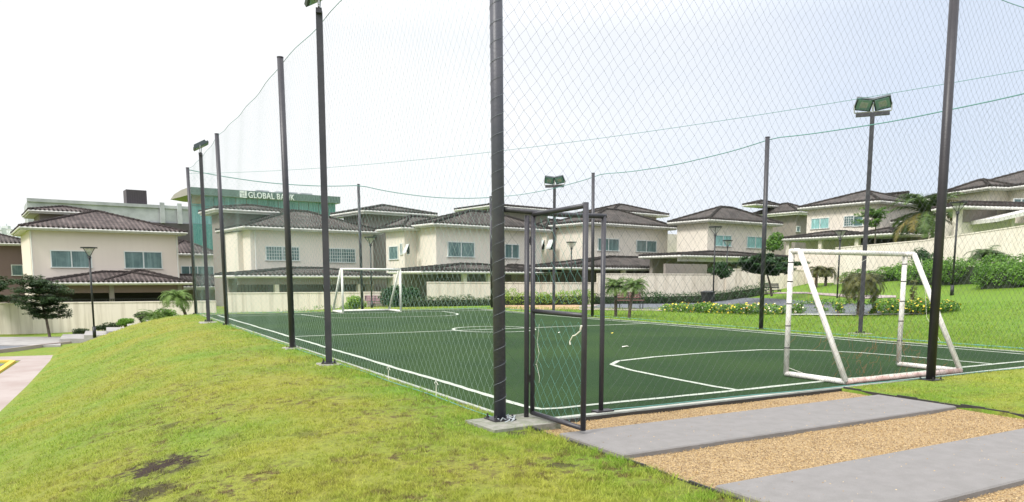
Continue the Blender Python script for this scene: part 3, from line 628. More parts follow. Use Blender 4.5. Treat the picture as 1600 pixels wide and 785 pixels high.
def net_plane(name, A, B, zt, lab, mw=.135, mh=.165, r=.0012, sag=.12, cut=None, bay=None, rope_r=.006, knots=True, nm='net'):
    """diamond mesh netting between ground points A and B hanging from a rope; bay = post distances along it"""
    A = Vector(A); B = Vector(B); Ln = (B-A).length; U = (B-A)/Ln; Nn = Vector((-U.y, U.x, 0))
    bay = bay or [0, Ln]; z_a, z_b = zt if isinstance(zt, tuple) else (zt, zt); zt = max(z_a, z_b)
    def top(s):
        for a, b in zip(bay[:-1], bay[1:]):
            if a <= s <= b+1e-6: t = (s-a)/(b-a); return z_a+(z_b-z_a)*s/Ln - sag*4*t*(1-t)
        return z_b
    def P(s, t):
        """t 0..1 bottom to top"""
        z0 = .02; zz = z0 + (top(s)-z0)*t
        o = .045*math.sin(s*.9+t*2.)*math.sin(math.pi*t)+.02*math.sin(s*2.3+t*7)
        return (A.x+U.x*s+Nn.x*o, A.y+U.y*s+Nn.y*o, zz)
    nr = int(round((zt)/mh))*2; nc = int(Ln/mw)
    root = empty(name, A); tag(root, lab, 'net', 'safety nets around the pitch')
    V = []; Fq = []; jit = {}
    def node(i, j):
        if (i, j) not in jit:
            s = min(Ln, max(0, (i)*mw/2)); t = j/nr
            if 0 < j < nr and 0 < i < 2*nc: s += random.uniform(-.012, .012); t += random.uniform(-.0018, .0018)
            jit[(i, j)] = Vector(P(min(Ln, max(0, s)), t))
        return jit[(i, j)]
    quads = []
    for i in range(2*nc):
        for j in range(nr):
            if (i+j) % 2 == 0: a, b = (i, j), (i+1, j+1)
            else: a, b = (i+1, j), (i, j+1)
            if cut and cut((a[0]+b[0])*mw/4, (a[1]+b[1])/2/nr*zt): continue
            quads.append((node(*a), node(*b)))
    a = np.array([q[0] for q in quads]); b = np.array([q[1] for q in quads])
    d = b-a; d /= np.linalg.norm(d, axis=1)[:, None]; nn = np.array(Nn)[None]; e = np.cross(d, nn); e /= np.linalg.norm(e, axis=1)[:, None]
    rr = r
    # triangular section threads
    c3 = [(math.cos(t), math.sin(t)) for t in (0.5, 2.6, 4.7)]
    ring = [(e*c+nn*s_)*rr for c, s_ in c3]
    Q = np.stack([np.stack([a+ring[k], a+ring[(k+1) % 3], b+ring[(k+1) % 3], b+ring[k]], 1) for k in range(3)], 1).reshape(-1, 4, 3)
    ob = npmesh('mesh', Q-np.array(A)[None, None], 4, M[nm], root)
    if knots:
        K = np.array([v for v in jit.values()])-np.array(A)[None]; kr = r*2.6
        dirs = [np.array(q)*kr for q in ((1, 0, 0), (0, 1, 0), (-1, 0, 0), (0, -1, 0))]; up = np.array((0, 0, kr*1.3))
        T_ = [np.stack([K+dirs[k], K+dirs[(k+1) % 4], K+np.broadcast_to(up*s_, K.shape)], 1) for k in range(4) for s_ in (1, -1)]
        npmesh('knots', np.concatenate(T_), 3, M[nm], root)
    for nm_, t in (('top_rope', 1.), ('bottom_rope', 0.)):
        if nm_ == 'bottom_rope' and cut: rngs = [(s0, s1) for s0, s1 in ((0.0, .2), (1.4, Ln))]
        else: rngs = [(0, Ln)]
        mb = MB()
        for s0, s1 in rngs:
            k = max(3, int((s1-s0)/.5)); mb.tube([Vector(P(s0+(s1-s0)*i/k, t))-A for i in range(k+1)], rope_r, 5)
        mb.build(nm_, M['netrope'], root)
    return root
PY = 6.9
gate_cut = lambda s, z: .22 < s < 1.36 and z < 2.27
net_plane('safety_net', (3.8, 6.9, 0), (17.85, 6.6, 0), 5.95, 'near end net of large diamonds running past the gate and near goal', cut=gate_cut, bay=[0, 7.39, 14.05], sag=.14)
net_plane('safety_net', (3.8, 6.95, 0), (3.83, 34.5, 0), 6.15, 'left side net seen edge-on along the grass bank', bay=[0, 9.6, 19.1, 27.55], sag=.10, mw=.15, mh=.2, r=.001, nm='netl')
net_plane('safety_net', (3.83, 34.5, 0), (18.15, 34.2, 0), (6.1, 5.7), 'far end net behind the distant goal', bay=[0, 7.4, 14.3], sag=.25, mw=.2, mh=.28, r=.0015, rope_r=.018, nm='nett', knots=False)
net_plane('safety_net', (18.15, 34.2, 0), (17.85, 6.6, 0), 5.72, 'right side net standing along the lawn and paths', bay=[0, 9.7, 18.4, 27.8], sag=.2, mw=.17, mh=.23, r=.0013, rope_r=.014, knots=False)
mb = MB(); a, b = Vector((3.83, 34.5, 5.95)), Vector((17.85, 6.6, 5.95))
mb.tube([a.lerp(b, i/40)-Vector((0, 0, .55*4*(i/40)*(1-i/40))) for i in range(41)], .006, 5)
tag(mb.build('stay_rope', M['netrope']), 'thin slack rope crossing the sky above the pitch from corner to corner', 'rope')

for py_, yy in ((578, 10.6), (603, 8.8)):
    mb = MB(); mb.tube([(0, 0, .0), (.01, .02, .14), (-.02, .0, .17), (.01, .03, .2), (.03, .0, .14)], .005, 5)
    o = mb.build('tie_cord', M['rag'], None, loc=(3.84, yy, .02)); tag(o, 'short white tie cord on the left net foot, ' + ('nearer the square floodlight mast' if yy > 9 else 'nearer the thick corner post'), 'cord', 'tie cords on the left net')
# ------------------------------------------------------------------ gate
gate = empty('gate', (4.09, 6.9, 0)); tag(gate, 'open dark tubular gate with torn netting beside the thick corner post', 'gate')
def tube_part(par, name, pts, r, m_, n=10): mb = MB(); mb.tube(pts, r, n); return mb.build(name, m_, par, True)
tube_part(gate, 'gate_post', [(0, 0, .0), (0, 0, 2.22)], .027, M['post'])
tube_part(gate, 'gate_post', [(.98, -.05, .0), (.98, -.05, 2.25)], .028, M['post'])
tube_part(gate, 'top_bar', [(-.28, 0, 2.27), (.4, -.02, 2.245), (1.005, -.05, 2.25)], .028, M['post'])
mb = MB(); mb.box((.88, -.12, -.0), (1.12, .0, .03)); mb.build('foot_plate', M['postdark'], gate)
leaf = empty('gate_leaf', (.065, -.02, .06), R_(-88)); leaf.parent = gate
L_ = .93
tube_part(leaf, 'stile', [(0, 0, 0), (0, 0, 2.2)], .026, M['post']); tube_part(leaf, 'stile', [(L_, 0, -.02), (L_, 0, 2.22)], .028, M['post'])
tube_part(leaf, 'rail', [(0, 0, .015), (L_, 0, .0)], .026, M['post']); tube_part(leaf, 'rail', [(0, 0, 1.14), (L_, 0, 1.13)], .024, M['post']); tube_part(leaf, 'rail', [(0, 0, 2.17), (L_, 0, 2.19)], .026, M['post'])
for z in (.35, 1.85):
    mb = MB(); mb.tube([(-.03, 0, z), (-.03, 0, z+.09)], .02, 8); mb.box((-.06, -.008, z+.02), (.0, .008, z+.07)); mb.build('hinge', M['postdark'], leaf)
mb = MB(); mbu = MB(); random.seed(3)
nd = {}
def gn(i, j):
    if (i, j) not in nd: nd[(i, j)] = Vector((.03+min(max(i*.066, 0), L_-.06)+random.uniform(-.01, .01)*(0 < i < 13), random.uniform(-.008, .008), .04+j*.085+random.uniform(-.01, .01)))
    return nd[(i, j)]
for i in range(13):
    for j in range(25):
        if j in (12, 13) or (3 < j < 12 and random.random() < .22 and i < 8): continue
        a, b = ((i, j), (i+1, j+1)) if (i+j) % 2 == 0 else ((i+1, j), (i, j+1))
        (mb if j < 13 else mbu).tube([gn(*a), gn(*b)], .0011, 4, cap=False)
mb.build('leaf_net', M['netrope'], leaf); mbu.build('leaf_net', M['netrope'], leaf)
mb = MB(); mb.tube([(.1, .02, 1.0), (.06, .02, .8), (.1, .02, .68), (.05, .02, .56), (.0, .02, .55)], .0018, 5); mb.tube([(.05, .02, .56), (.11, .02, .42), (.1, .02, .36)], .0018, 5)
o = mb.build('loose_string', M['rag'], leaf)
mb = MB(); mb.tube([(L_-.02, -.03, .98), (L_-.1, -.035, .93), (L_-.15, -.03, .92), (L_-.2, -.03, .86), (L_-.19, -.03, .83)], .007, 6); mb.tube([(L_-.02, -.03, .99), (L_-.0, -.035, 1.03)], .011, 6)
leafm = mb.build('tied_rag', M['rag'], leaf)

# ------------------------------------------------------------------ goals
def goal(x, y, rz, w_, h_, d_, r, m_, mr_, lab, off, z=0):
    g = empty('goal', (x, y, z), rz); tag(g, lab, 'goal', 'football goals on the pitch')
    X = w_/2; tp = .16*off; bk = d_*off
    T = lambda n_, a, b, mm=m_: tube_part(g, n_, [a, b], r, mm)
    T('goal_post', (-X, 0, r), (-X, 0, h_)); T('goal_post', (X, 0, r), (X, 0, h_))
    T('crossbar', (-X-.02, 0, h_), (X+.02, 0, h_))
    T('top_bracket', (-X, 0, h_), (-X, tp, h_)); T('top_bracket', (X, 0, h_), (X, tp, h_))
    T('back_stay', (-X, tp, h_), (-X, bk, r)); T('back_stay', (X, tp, h_), (X, bk, r))
    T('base_rail', (-X, 0, r), (-X, bk, r)); T('base_rail', (X, 0, r), (X, bk, r))
    T('rear_bar', (-X, bk, r), (X, bk, r), mr_)
    return g
g1 = goal(11.02, 8.0, R_(-2), 2.86, 1.98, 1.10, .042, M['goal'], M['goalred'], 'large chipped white goal with a rust-stained rear bar at the near end', -1)
g1.rotation_euler.z = R_(-1)
# shear the near goal's depth slightly with a rotated frame
for zz in (.45, .8, 1.15, 1.5, 1.8):
    for sx in (-1, 1):
        mb = MB(); mb.tube([(sx*1.43, 0, zz), (sx*1.43, 0, zz+.016)], .045, 10); o = mb.build('tape_band', M['postdark'], g1)
g2 = goal(10.95, 32.15, 0, 2.72, 1.95, 1.55, .05, M['goalfar'], M['goalfar'], 'small distant white goal at the far end of the pitch', 1)
# remnants of net on the near goal
mb = MB(); random.seed(5)
for k in range(70):
    sx = random.uniform(-1.4, 1.4); t = random.random(); y_ = -.2-.85*t; z_ = 1.9*(1-t)*random.uniform(.2, 1); P_ = Vector((sx, y_, z_)); pts_ = [P_]
    for q in range(5): P_ = P_+Vector((random.uniform(-.13, .13), random.uniform(-.04, .04), random.uniform(-.16, .07))); P_.z = max(.03, P_.z); P_.y = max(P_.y, -1.05); pts_.append(P_)
    mb.tube(pts_, .0016, 3, cap=False)
mb.build('torn_net', M['rust'], g1)['kind'] = 'stuff'
for pts_, r_c in (([(1.43, -.3, 1.9), (1.42, -.42, 1.3), (1.45, -.45, .9), (1.4, -.75, .5)], .003), ([(-1.43, 0, 1.95), (-.2, -.1, 1.72), (.6, -.02, 1.96)], .003),
        ([(1.43, -.05, .15), (1.3, -.1, .4), (1.35, -.05, .7)], .003), ([(-1.43, 0, .15), (-1.3, -.3, .05)], .004)):
    mb = MB(); mb.tube(pts_, r_c, 4); mb.build('loose_cord', M['rag'], g1)
for px, py, c, lab, k in ((874, 520, 'rag', 'small pale paper scrap on the turf beyond the open gate', .05), (957, 521, 'flower', 'small yellow leaf on the turf right of the gate', .05), (977, 542, 'rag', 'flat pale scrap on the turf left of the near penalty arc', .11)):
    p = gp(px, py, .01); mb = MB(); mb.add([(-k, -.03, 0), (0, -.05, .02), (k, -.01, .005), (k*.7, .04, .02), (-k*.6, .035, .012)], [(0, 1, 2, 3, 4)])
    o = mb.build('litter', M[c], None, loc=(p.x, p.y, .008)); tag(o, lab, 'litter')

# ------------------------------------------------------------------ garden lamps
lamp = empty('garden_lamp'); HL = 4.0
mb = MB(); mb.tube([(0, 0, 0), (0, 0, .5)], .075, 12); mb.tube([(0, 0, .5), (0, 0, HL-.45)], .042, 10); mb.build('pole', M['black'], lamp, True)
mb = MB(); mb.tube([(0, 0, HL-.47), (0, 0, HL-.36)], .085, 12, .06); mb.build('collar', M['black'], lamp)
mb = MB()
for k in range(4):
    a = math.pi/4+k*math.pi/2; mb.tube([(.05*math.cos(a), .05*math.sin(a), HL-.38), (.31*math.cos(a), .31*math.sin(a), HL-.02)], .014, 5)
mb.build('lantern_frame', M['black'], lamp)
mb = MB(); mb.tube([(0, 0, HL-.35), (0, 0, HL-.05)], .05, 12, .24); mb.build('lantern_glass', M['lampglass'], lamp)
mb = MB(); mb.tube([(0, 0, HL-.03), (0, 0, HL+.02)], .34, 20); mb.build('lamp_cap', M['black'], lamp)
first = True
for px, D, py, lab in ((148, 33, 528, 'black garden lamp beside the concrete steps on the left'), (581, 41, 485, 'black garden lamp behind the distant goal'), (892, 49, 474, 'black garden lamp framed by the open gate'),
    (1114, 40, 472, 'black garden lamp standing behind the black litter bin'), (1134, 51, 465, 'smaller black garden lamp just right of the one behind the litter bin'), (1307, 38, 484, 'black garden lamp seen through the mouth of the near goal'), (1487, 32, 464, 'tallest black garden lamp, on the slope right of the near goal')):
    p = at(px, D, py); o = lamp if first else copy_tree(lamp); first = False
    o.location = p; tag(o, lab, 'garden lamp', 'black garden lamps around the park')
    if px == 1134: o.scale = (.97, .97, .97)

# ------------------------------------------------------------------ boundary walls
def wallrun(pts, lab, m_, cap=True, th=.18):
    """pts: (px, D, top py, bottom z)"""
    P = [(at(px, D), at(px, D, py).z, zb) for px, D, py, zb in pts]
    root = empty('boundary_wall', (P[0][0].x, P[0][0].y, 0)); tag(root, lab, 'wall', 'cream boundary wall sections')
    O = Vector((P[0][0].x, P[0][0].y, 0)); mb = MB(); cb = MB()
    for i in range(len(P)-1):
        a, za, ba = P[i]; b, zb, bb = P[i+1]; d = Vector((b.x-a.x, b.y-a.y, 0)); n_ = Vector((-d.y, d.x, 0)).normalized()*th
        a0 = Vector((a.x, a.y, 0))-O; b0 = a0+d
        for B_, (z0a, z0b, z1a, z1b, e) in ((mb, (ba, bb, za-.06, zb-.06, 0)), (cb, (za-.06, zb-.06, za, zb, .03))):
            ee = n_.normalized()*e
            q = [a0-ee+_z*z0a, b0-ee+_z*z0b, b0+n_+ee+_z*z0b, a0+n_+ee+_z*z0a, a0-ee+_z*z1a, b0-ee+_z*z1b, b0+n_+ee+_z*z1b, a0+n_+ee+_z*z1a]
            B_.add(q, [(0, 3, 2, 1), (4, 5, 6, 7), (0, 1, 5, 4), (1, 2, 6, 5), (2, 3, 7, 6), (3, 0, 4, 7)])
    mb.build('wall_panel', m_, root); cb.build('coping', m_, root)
    return root
wallrun([(-420, 37, 479, -3), (0, 40, 473.5, -2.5), (335, 42, 470, -2.5)], 'streaked cream wall behind the steps below the leftmost house', M['wall'])
wallrun([(350, 41.5, 457.5, -2), (602, 42.5, 456, -2)], 'cream wall stretch behind the far left half of the pitch', M['wall'])
wallrun([(667, 43.5, 440.5, -1), (800, 44.5, 441, -1), (934, 46, 441.5, -1)], 'cream wall stretch between the dark bush and the gate upright', M['wall'])
wallrun([(933.5, 45.9, 427.5, -1), (1134, 47.5, 428, -1)], 'taller cream wall stretch behind the small palms and bench', M['wall'])
wallrun([(1135, 47.4, 420, -1), (1240, 48, 421, -1), (1300, 49, 425, -1)], 'cream wall stretch behind the dark spreading tree', M['wall'])
wallrun([(1303, 45, 387, 0), (1440, 42, 375, 0), (1600, 38.5, 351, 0), (1800, 34, 322, 0)], 'bright cream wall climbing the hill on the right', M['walllight'])
wallrun([(1240, 50, 393, -1), (1303, 46, 394, -1)], 'pinkish retaining wall under the carport left of the hill wall', M['house1'])

# ------------------------------------------------------------------ houses
def inters(P0, d, px):
    """distance along d from P0 (plan) to the sight line of photo column px"""
    rr = ray(px, 435.4); a = Vector((rr.x, rr.y)); d2 = Vector((d.x, d.y)); p = Vector((P0.x, P0.y))
    # p + d t = a s
    det = d2.x*(-a.y) + a.x*d2.y
    return (p.x*a.y - p.y*a.x)/det if abs(det) > 1e-9 else 0
class House:
    def __init__(s, name, lab, px, D, yaw, cat='house', group=None, gz=-1.5):
        s.P = at(px, D); s.P.z = 0; s.root = empty(name, (s.P.x, s.P.y, 0), yaw); tag(s.root, lab, cat, group)
        s.u = Vector((math.cos(yaw), math.sin(yaw), 0)); s.v = Vector((-math.sin(yaw), math.cos(yaw), 0)); s.gz = gz
    def loc(s, P): d = P-s.P; return Vector((d.dot(s.u), d.dot(s.v), P.z))
    def on(s, px, py, face='r', off=0.):
        """local point where a sight line meets the right face (v=off) or left face (u=off)"""
        n_ = s.v if face == 'r' else s.u; d = ray(px, py); O = Vector((0, 0, EYE)); base = s.P + n_*off
        t = (base-O).dot(n_)/d.dot(n_); return s.loc(O+d*t)
    def box(s, name, u0, u1, v0, v1, z0, z1, m_):
        mb = MB(); mb.box((u0, v0, z0), (u1, v1, z1)); return mb.build(name, m_, s.root)
    def hip(s, name, u0, u1, v0, v1, ze, rise, m_, ov=.55, fas=.24, gutter=True, tag_=''):
        apex = rise if rise > 20 else None
        a0, a1, b0, b1 = u0-ov, u1+ov, v0-ov, v1+ov; hw = min(a1-a0, b1-b0)/2
        if (a1-a0) >= (b1-b0): r0, r1 = (a0+hw, (b0+b1)/2), (a1-hw, (b0+b1)/2)
        else: r0, r1 = ((a0+a1)/2, b0+hw), ((a0+a1)/2, b1-hw)
        if apex:
            cx_, cy_ = (r0[0]+r1[0])/2, (r0[1]+r1[1])/2
            r0 = (cx_+(r0[0]-cx_)*.3, cy_+(r0[1]-cy_)*.3); r1 = (cx_+(r1[0]-cx_)*.3, cy_+(r1[1]-cy_)*.3)
            best = []
            for q in (r0, r1):
                W_ = s.P + s.u*q[0] + s.v*q[1]; dd_ = W_.dot(_fh); best.append(at(800+FPX*W_.dot(_r)/dd_, dd_, apex).z)
            rise = max(.3, sum(best)/2-ze-.05)
        zt = ze+rise; e = [(a0, b0, ze), (a1, b0, ze), (a1, b1, ze), (a0, b1, ze)]; rg = [(*r0, zt), (*r1, zt)]
        if (a1-a0) >= (b1-b0): faces = [(0, 1, 5, 4), (1, 2, 5), (2, 3, 4, 5), (3, 0, 4)]
        else: faces = [(0, 1, 4), (1, 2, 5, 4), (2, 3, 5), (3, 0, 4, 5)]
        V = e+rg; me = bpy.data.meshes.new(name)
        vs, fs, uvs = [], [], []
        for f in faces:
            p = [Vector(V[i]) for i in f]; E = (p[1]-p[0]).normalized(); nr_ = (p[1]-p[0]).cross(p[2]-p[0]).normalized(); W = nr_.cross(E)
            n0 = len(vs); vs += [tuple(q) for q in p]; fs.append(tuple(range(n0, n0+len(p)))); uvs += [((q-p[0]).dot(E), (q-p[0]).dot(W)) for q in p]
        me.from_pydata(vs, [], fs); me.materials.append(m_); ul = me.uv_layers.new(name='UVMap')
        for i, l in enumerate(me.loops): ul.data[i].uv = uvs[l.vertex_index]
        me.update(); o = bpy.data.objects.new(name, me); C.objects.link(o); o.parent = s.root
        # ridge and hip cap tiles with round ends
        mb = MB()
        segs = [(V[4], V[5])] if (Vector(V[4])-Vector(V[5])).length > .2 else []
        segs += [(V[0], V[4]), (V[3], V[4]) if (a1-a0) >= (b1-b0) else (V[1], V[4]), (V[2], V[5]), (V[1], V[5]) if (a1-a0) >= (b1-b0) else (V[3], V[5])]
        for a, b in segs:
            a, b = Vector(a), Vector(b); n_ = max(2, int((b-a).length/.42))
            for k in range(n_):
                p, q = a.lerp(b, k/n_), a.lerp(b, (k+1.12)/n_ if k < n_-1 else 1); mb.tube([p+_z*.02, q+_z*.02], .12, 7, .085)
        for a in (V[4], V[5]): mb.tube([Vector(a)-_z*.05, Vector(a)+_z*.11], .16, 8, .09)
        mb.build('ridge_tiles', m_, o)
        me2 = kids(o)[0].data; me2.uv_layers.new(name='UVMap')
        # scalloped row of tile ends along the eaves
        mb = MB()
        for A_, B_ in ((e[0], e[1]), (e[3], e[0])):
            A_, B_ = Vector(A_), Vector(B_); L = (B_-A_).length; n_ = int(L/.30); d = (B_-A_)/L; inn = Vector((0, 1, 0)) if abs(d.x) > .5 else Vector((1, 0, 0))
            for k in range(n_):
                p = A_+d*(k+.5)*.30; mb.tube([p-inn*.05+_z*.0, p+inn*.35+_z*.14], .075, 6, .07)
        mb.build('eave_tiles', m_, o); kids(o)[-1].data.uv_layers.new(name='UVMap')
        # fascia, gutter and soffit
        mb = MB(); t = .06
        mb.box((a0+t, b0+t, ze-fas), (a1-t, b0+t+.05, ze-.004)); mb.box((a0+t, b1-t-.05, ze-fas), (a1-t, b1-t, ze-.004))
        mb.box((a0+t, b0+t+.05, ze-fas), (a0+t+.05, b1-t-.05, ze-.004)); mb.box((a1-t-.05, b0+t+.05, ze-fas), (a1-t, b1-t-.05, ze-.004))
        mb.box((a0+t+.05, b0+t+.05, ze-fas+.02), (a1-t-.05, b1-t-.05, ze-fas+.05))
        mb.build('fascia', M['white'], s.root)
        if gutter:
            mb = MB()
            for A_, B_ in ((e[0], e[1]), (e[3], e[0]), (e[1], e[2])):
                A_, B_ = Vector(A_)-_z*.10, Vector(B_)-_z*.10; mb.tube([A_, B_], .075, 6)
            mb.build('gutter', M['white'], o)
        return o
    def block(s, u0, u1, v0, v1, z0, ze, rise, wm, rm, ov=.55, fas=.24):
        s.box('wall', u0, u1, v0, v1, z0, ze-.05, wm); return s.hip('roof', u0, u1, v0, v1, ze, rise, rm, ov, fas)
    def window(s, px0, px1, py0, py1, face='r', off=0., n=2, bars=False, glass='glass', frame='frame', open_=False):
        a = s.on(px0, (py0+py1)/2, face, off); b = s.on(px1, (py0+py1)/2, face, off); mid = s.on((px0+px1)/2, py0, face, off); mi_ = s.on((px0+px1)/2, py1, face, off)
        i = 0 if face == 'r' else 1; c0, c1 = sorted((a[i], b[i])); z1, z0 = mid.z, mi_.z
        def bx(mb, p0, p1, q0, q1, d0, d1):
            if face == 'r': mb.box((p0, off-d1, q0), (p1, off-d0, q1))
            else: mb.box((off-d1, p0, q0), (off-d0, p1, q1))
        f = .06; mb = MB()
        bx(mb, c0-f, c1+f, z1, z1+f, 0, .06); bx(mb, c0-f-.04, c1+f+.04, z0-f, z0, 0, .09); bx(mb, c0-f, c0, z0, z1, 0, .06); bx(mb, c1, c1+f, z0, z1, 0, .06)
        for k in range(1, n):
            c = c0+(c1-c0)*k/n; bx(mb, c-.035, c+.035, z0, z1, 0, .055)
        fr = mb.build('window', M[frame], s.root)
        mb = MB(); bx(mb, c0, c1, z0, z1, .002, .02); mb.build('pane', M[glass], fr)
        if bars:
            mb = MB(); nb = max(4, int((c1-c0)/.17))
            for k in range(1, nb): c = c0+(c1-c0)*k/nb; bx(mb, c-.013, c+.013, z0, z1, .065, .085)
            for k in range(1, 4): q = z0+(z1-z0)*k/4; bx(mb, c0, c1, q-.012, q+.012, .087, .1)
            mb.build('grille', M['frame'], fr)
        return fr
    def awning(s, px, py, w_, h_, off=0.):
        p = s.on(px, py, 'l', off); mb = MB(); mb.obox((off-.03, p.y-w_/2, p.z+h_/2), (0, w_, 0), (-.42*h_, 0, -h_*.9), (-.03, 0, .01)); mb.box((off-.03, p.y-w_/2-.05, p.z-h_/2), (off, p.y+w_/2+.05, p.z-h_/2+.05))
        f = mb.build('awning_window', M['frame'], s.root); mb = MB(); mb.box((off-.02, p.y-w_/2, p.z-h_/2+.05), (off-.004, p.y+w_/2, p.z+h_/2)); mb.build('pane', M['darkin'], f)
    def carport(s, u0, u1, v0, v1, ze, rise, rm, cols=(), zb=-1.8, wallz=None, dark=True, ov=.35):
        s.hip('carport_roof', u0, u1, v0, v1, ze, rise, rm, ov, .2)
        for c in cols: s.box('column', c-.14, c+.14, v0+.1, v0+.38, zb, ze-.2, M['house'])
        if dark: s.box('dark_backing', u0+.3, u1-.3, v1-.4, v1-.1, zb, ze-.21, M['houseg'])  # backing sheet, its dull colour stands for shade under the carport roof
    def bars(s, u0, u1, v, z0, z1, step=.14):
        mb = MB(); k = u0
        while k < u1: mb.box((k, v, z0), (k+.025, v+.025, z1)); k += step
        mb.box((u0, v-.01, z1), (u1, v+.035, z1+.04)); mb.build('railing', M['black'], s.root)
    def pipe(s, u, v, z0, z1):
        mb = MB(); mb.tube([(u, v, z0), (u, v, z1-.25), (u, v-.0, z1)], .05, 8); mb.build('downpipe', M['white'], s.root)
YW = R_(8); HG = 'two-storey houses behind the boundary wall'
def zat(px, D, py): return at(px, D, py).z
def hround(s, pxl, pxr): return (inters(s.P, s.v, pxl) if pxl is not None else 9, inters(s.P, s.u, pxr))

# house 0, brown, cut by the left edge
h = House('house', 'mauve brown house at the left edge of the photo behind the dark tree', -40, 60, YW, group=HG)
a1 = 5.0; h.block(0, inters(h.P, h.u, 47.5), 0, 9, -2, zat(20, 60, 378.5), 365.5, M['brown'], M['tile']); h.window(19, 35, 415, 430, n=1, glass='glass')
# house 1
h = House('house', 'pinkish cream two-storey house on the far left with two wide windows', 50.5, 51, R_(7), group=HG)
A = inters(h.P, h.u, 281); ze = zat(50, 50.4, 353.5)
h.block(0, A, 0, 9, -2, ze, 329.5, M['house1'], M['tile1'])
h.window(80.5, 142, 393, 417.5, n=2); h.window(195.5, 252, 394.5, 419, n=2)
h.pipe(.0+.08, -.08, -1, ze-.2); h.pipe(A-.1, -.08, -1, ze-.2)
ct = zat(160, 48.5, 441.0)
u0c = inters(h.P-h.v*3.4, h.u, 68); u1c = inters(h.P-h.v*3.4, h.u, 292)
h.hip('carport_roof', u0c, u1c, -3.4, 0.1, ct, 424.5, M['tile1'], .35, .22)
h.hip('carport_roof', u1c-5.2, u1c-.2, -3.2, .3, ct+.02, 422.5, M['tile1'], .3, .22)
for k in (.2, 4.2, 8.6): h.box('column', k, k+.3, -3.2, -2.9, -2, ct-.2, M['houseg'])
h.box('beam', u0c+.2, u1c-.2, -3.15, -2.95, ct-.75, ct-.21, M['brown'])
h.box('dark_backing', u0c+.4, u1c-.2, -.35, -.1, -2, ct-.25, M['darkin']); h.bars(u0c+.5, u1c-.3, -3.3, -1, ct-1.2)  # near-black backing paints the dark void beneath the carport
t0 = zat(100, 60, 331.5); ha = h.on(62, 340, 'r', 8); hb = h.on(150, 340, 'r', 8)
h.block(ha.x, hb.x-.2, 8, 13.5, -1, zat(100, 59.5, 331.5), 322.5, M['houseg'], M['tile1'], .75, .26)
# house behind, between 1 and 2
h = House('house', 'pale set-back house seen in the gap left of the barred-window house', 262, 64, YW, group=HG)
A = inters(h.P, h.u, 335); ze = zat(300, 65, 396); h.block(0, A, 0, 8, -2, ze, 1.2, M['house'], M['tile1'], .4); h.window(284, 333, 417, 434, n=4); h.hip('carport_roof', -1.5, A+1.2, -4, 0, zat(310, 62, 447), .9, M['tile'], .3, .3)
# house 2
h = House('house', 'cream house with barred windows behind the far left of the pitch', 393.5, 50.5, YW, group=HG)
B, A = hround(h, 356, 584); ze = zat(393, 49.8, 352.5)
h.block(0, A, 0, B, -2, ze, 329.5, M['house'], M['tile'])
h.box('wall', -.35, .0, 1.6, 4.6, -2, ze-.3, M['house'])
h.window(416, 466.5, 386.5, 406.5, n=2, bars=True); h.window(512, 554, 389.5, 409.5, n=2, bars=True)
for px in (359.5, 363.5, 368.5): h.window(px-1.2, px+1.2, 392, 408, face='l', n=1)
tl = h.on(347, 340, 'r', B-1); tr = h.on(452, 340, 'r', B-1)
h.block(tl.x, tr.x, B-1, B+1.6, -2, zat(345, 56, 331.5), 320.5, M['houseg'], M['tile'], .7, .28)
cb = h.on(372, 430, 'r', -3.2); cr = h.on(606, 430, 'r', -3.2); ct = zat(480, 48, 430.0)
h.carport(cb.x, cr.x, -3.2, .2, ct, 418.5, M['tile'], cols=(.6, 6.5, 11.2)); h.bars(cb.x, cb.x+3.4, -3.0, -1, ct-.35, .22); h.box('beam', cb.x, cr.x, -3.1, -2.9, ct-.62, ct-.2, M['houseg'])
h.pipe(.3, -.08, 0, ze-.2)
# house 3
h = House('house', 'cream house with tall hip-roofed stair tower behind the distant goal', 682, 50.5, R_(9.5), group=HG)
B, A = hround(h, 652, 846); ze = zat(682, 49.8, 348)
h.block(0, A, 0, B, -2, ze, 330, M['house'], M['tile'])
wl = inters(h.P-h.u*.9+h.v*B*.98, h.v, 605); b2 = inters(h.P+h.v*B-h.u*1.0, h.v, 604)
h.block(-1.0, 3.0, B, B+b2, -2, ze-.18, .9, M['house'], M['tile'], .5)
h.window(700, 740, 379.5, 401, n=2, bars=False); h.window(789, 810, 383, 403, n=2)
h.window(609, 622, 386, 405, face='l', off=-1.0, n=1); h.window(626.5, 628.5, 382, 397, face='l', off=-1.0, n=1)
h.awning(638, 390, .35, .7, -1.)
ta = h.on(575, 345, 'r', B+5.5); tb = h.on(663, 345, 'r', B+5.5); dT = 60
h.block(ta.x, tb.x, B+5.5, B+9.5, -2, zat(600, 60, 336.5), 320.5, M['houseg'], M['tile'], .75, .28)
h.bars(-1.5, -.2, -2.2, -1, zat(650, 48, 441)+.2)
c0 = h.on(662, 420, 'r', -3.2); c1 = h.on(846, 430, 'r', -3.2); h.carport(c0.x, c1.x, -3.2, .2, zat(700, 47.5, 423.5), 412.5, M['tile'], cols=(.2, 2.2, 8)); 
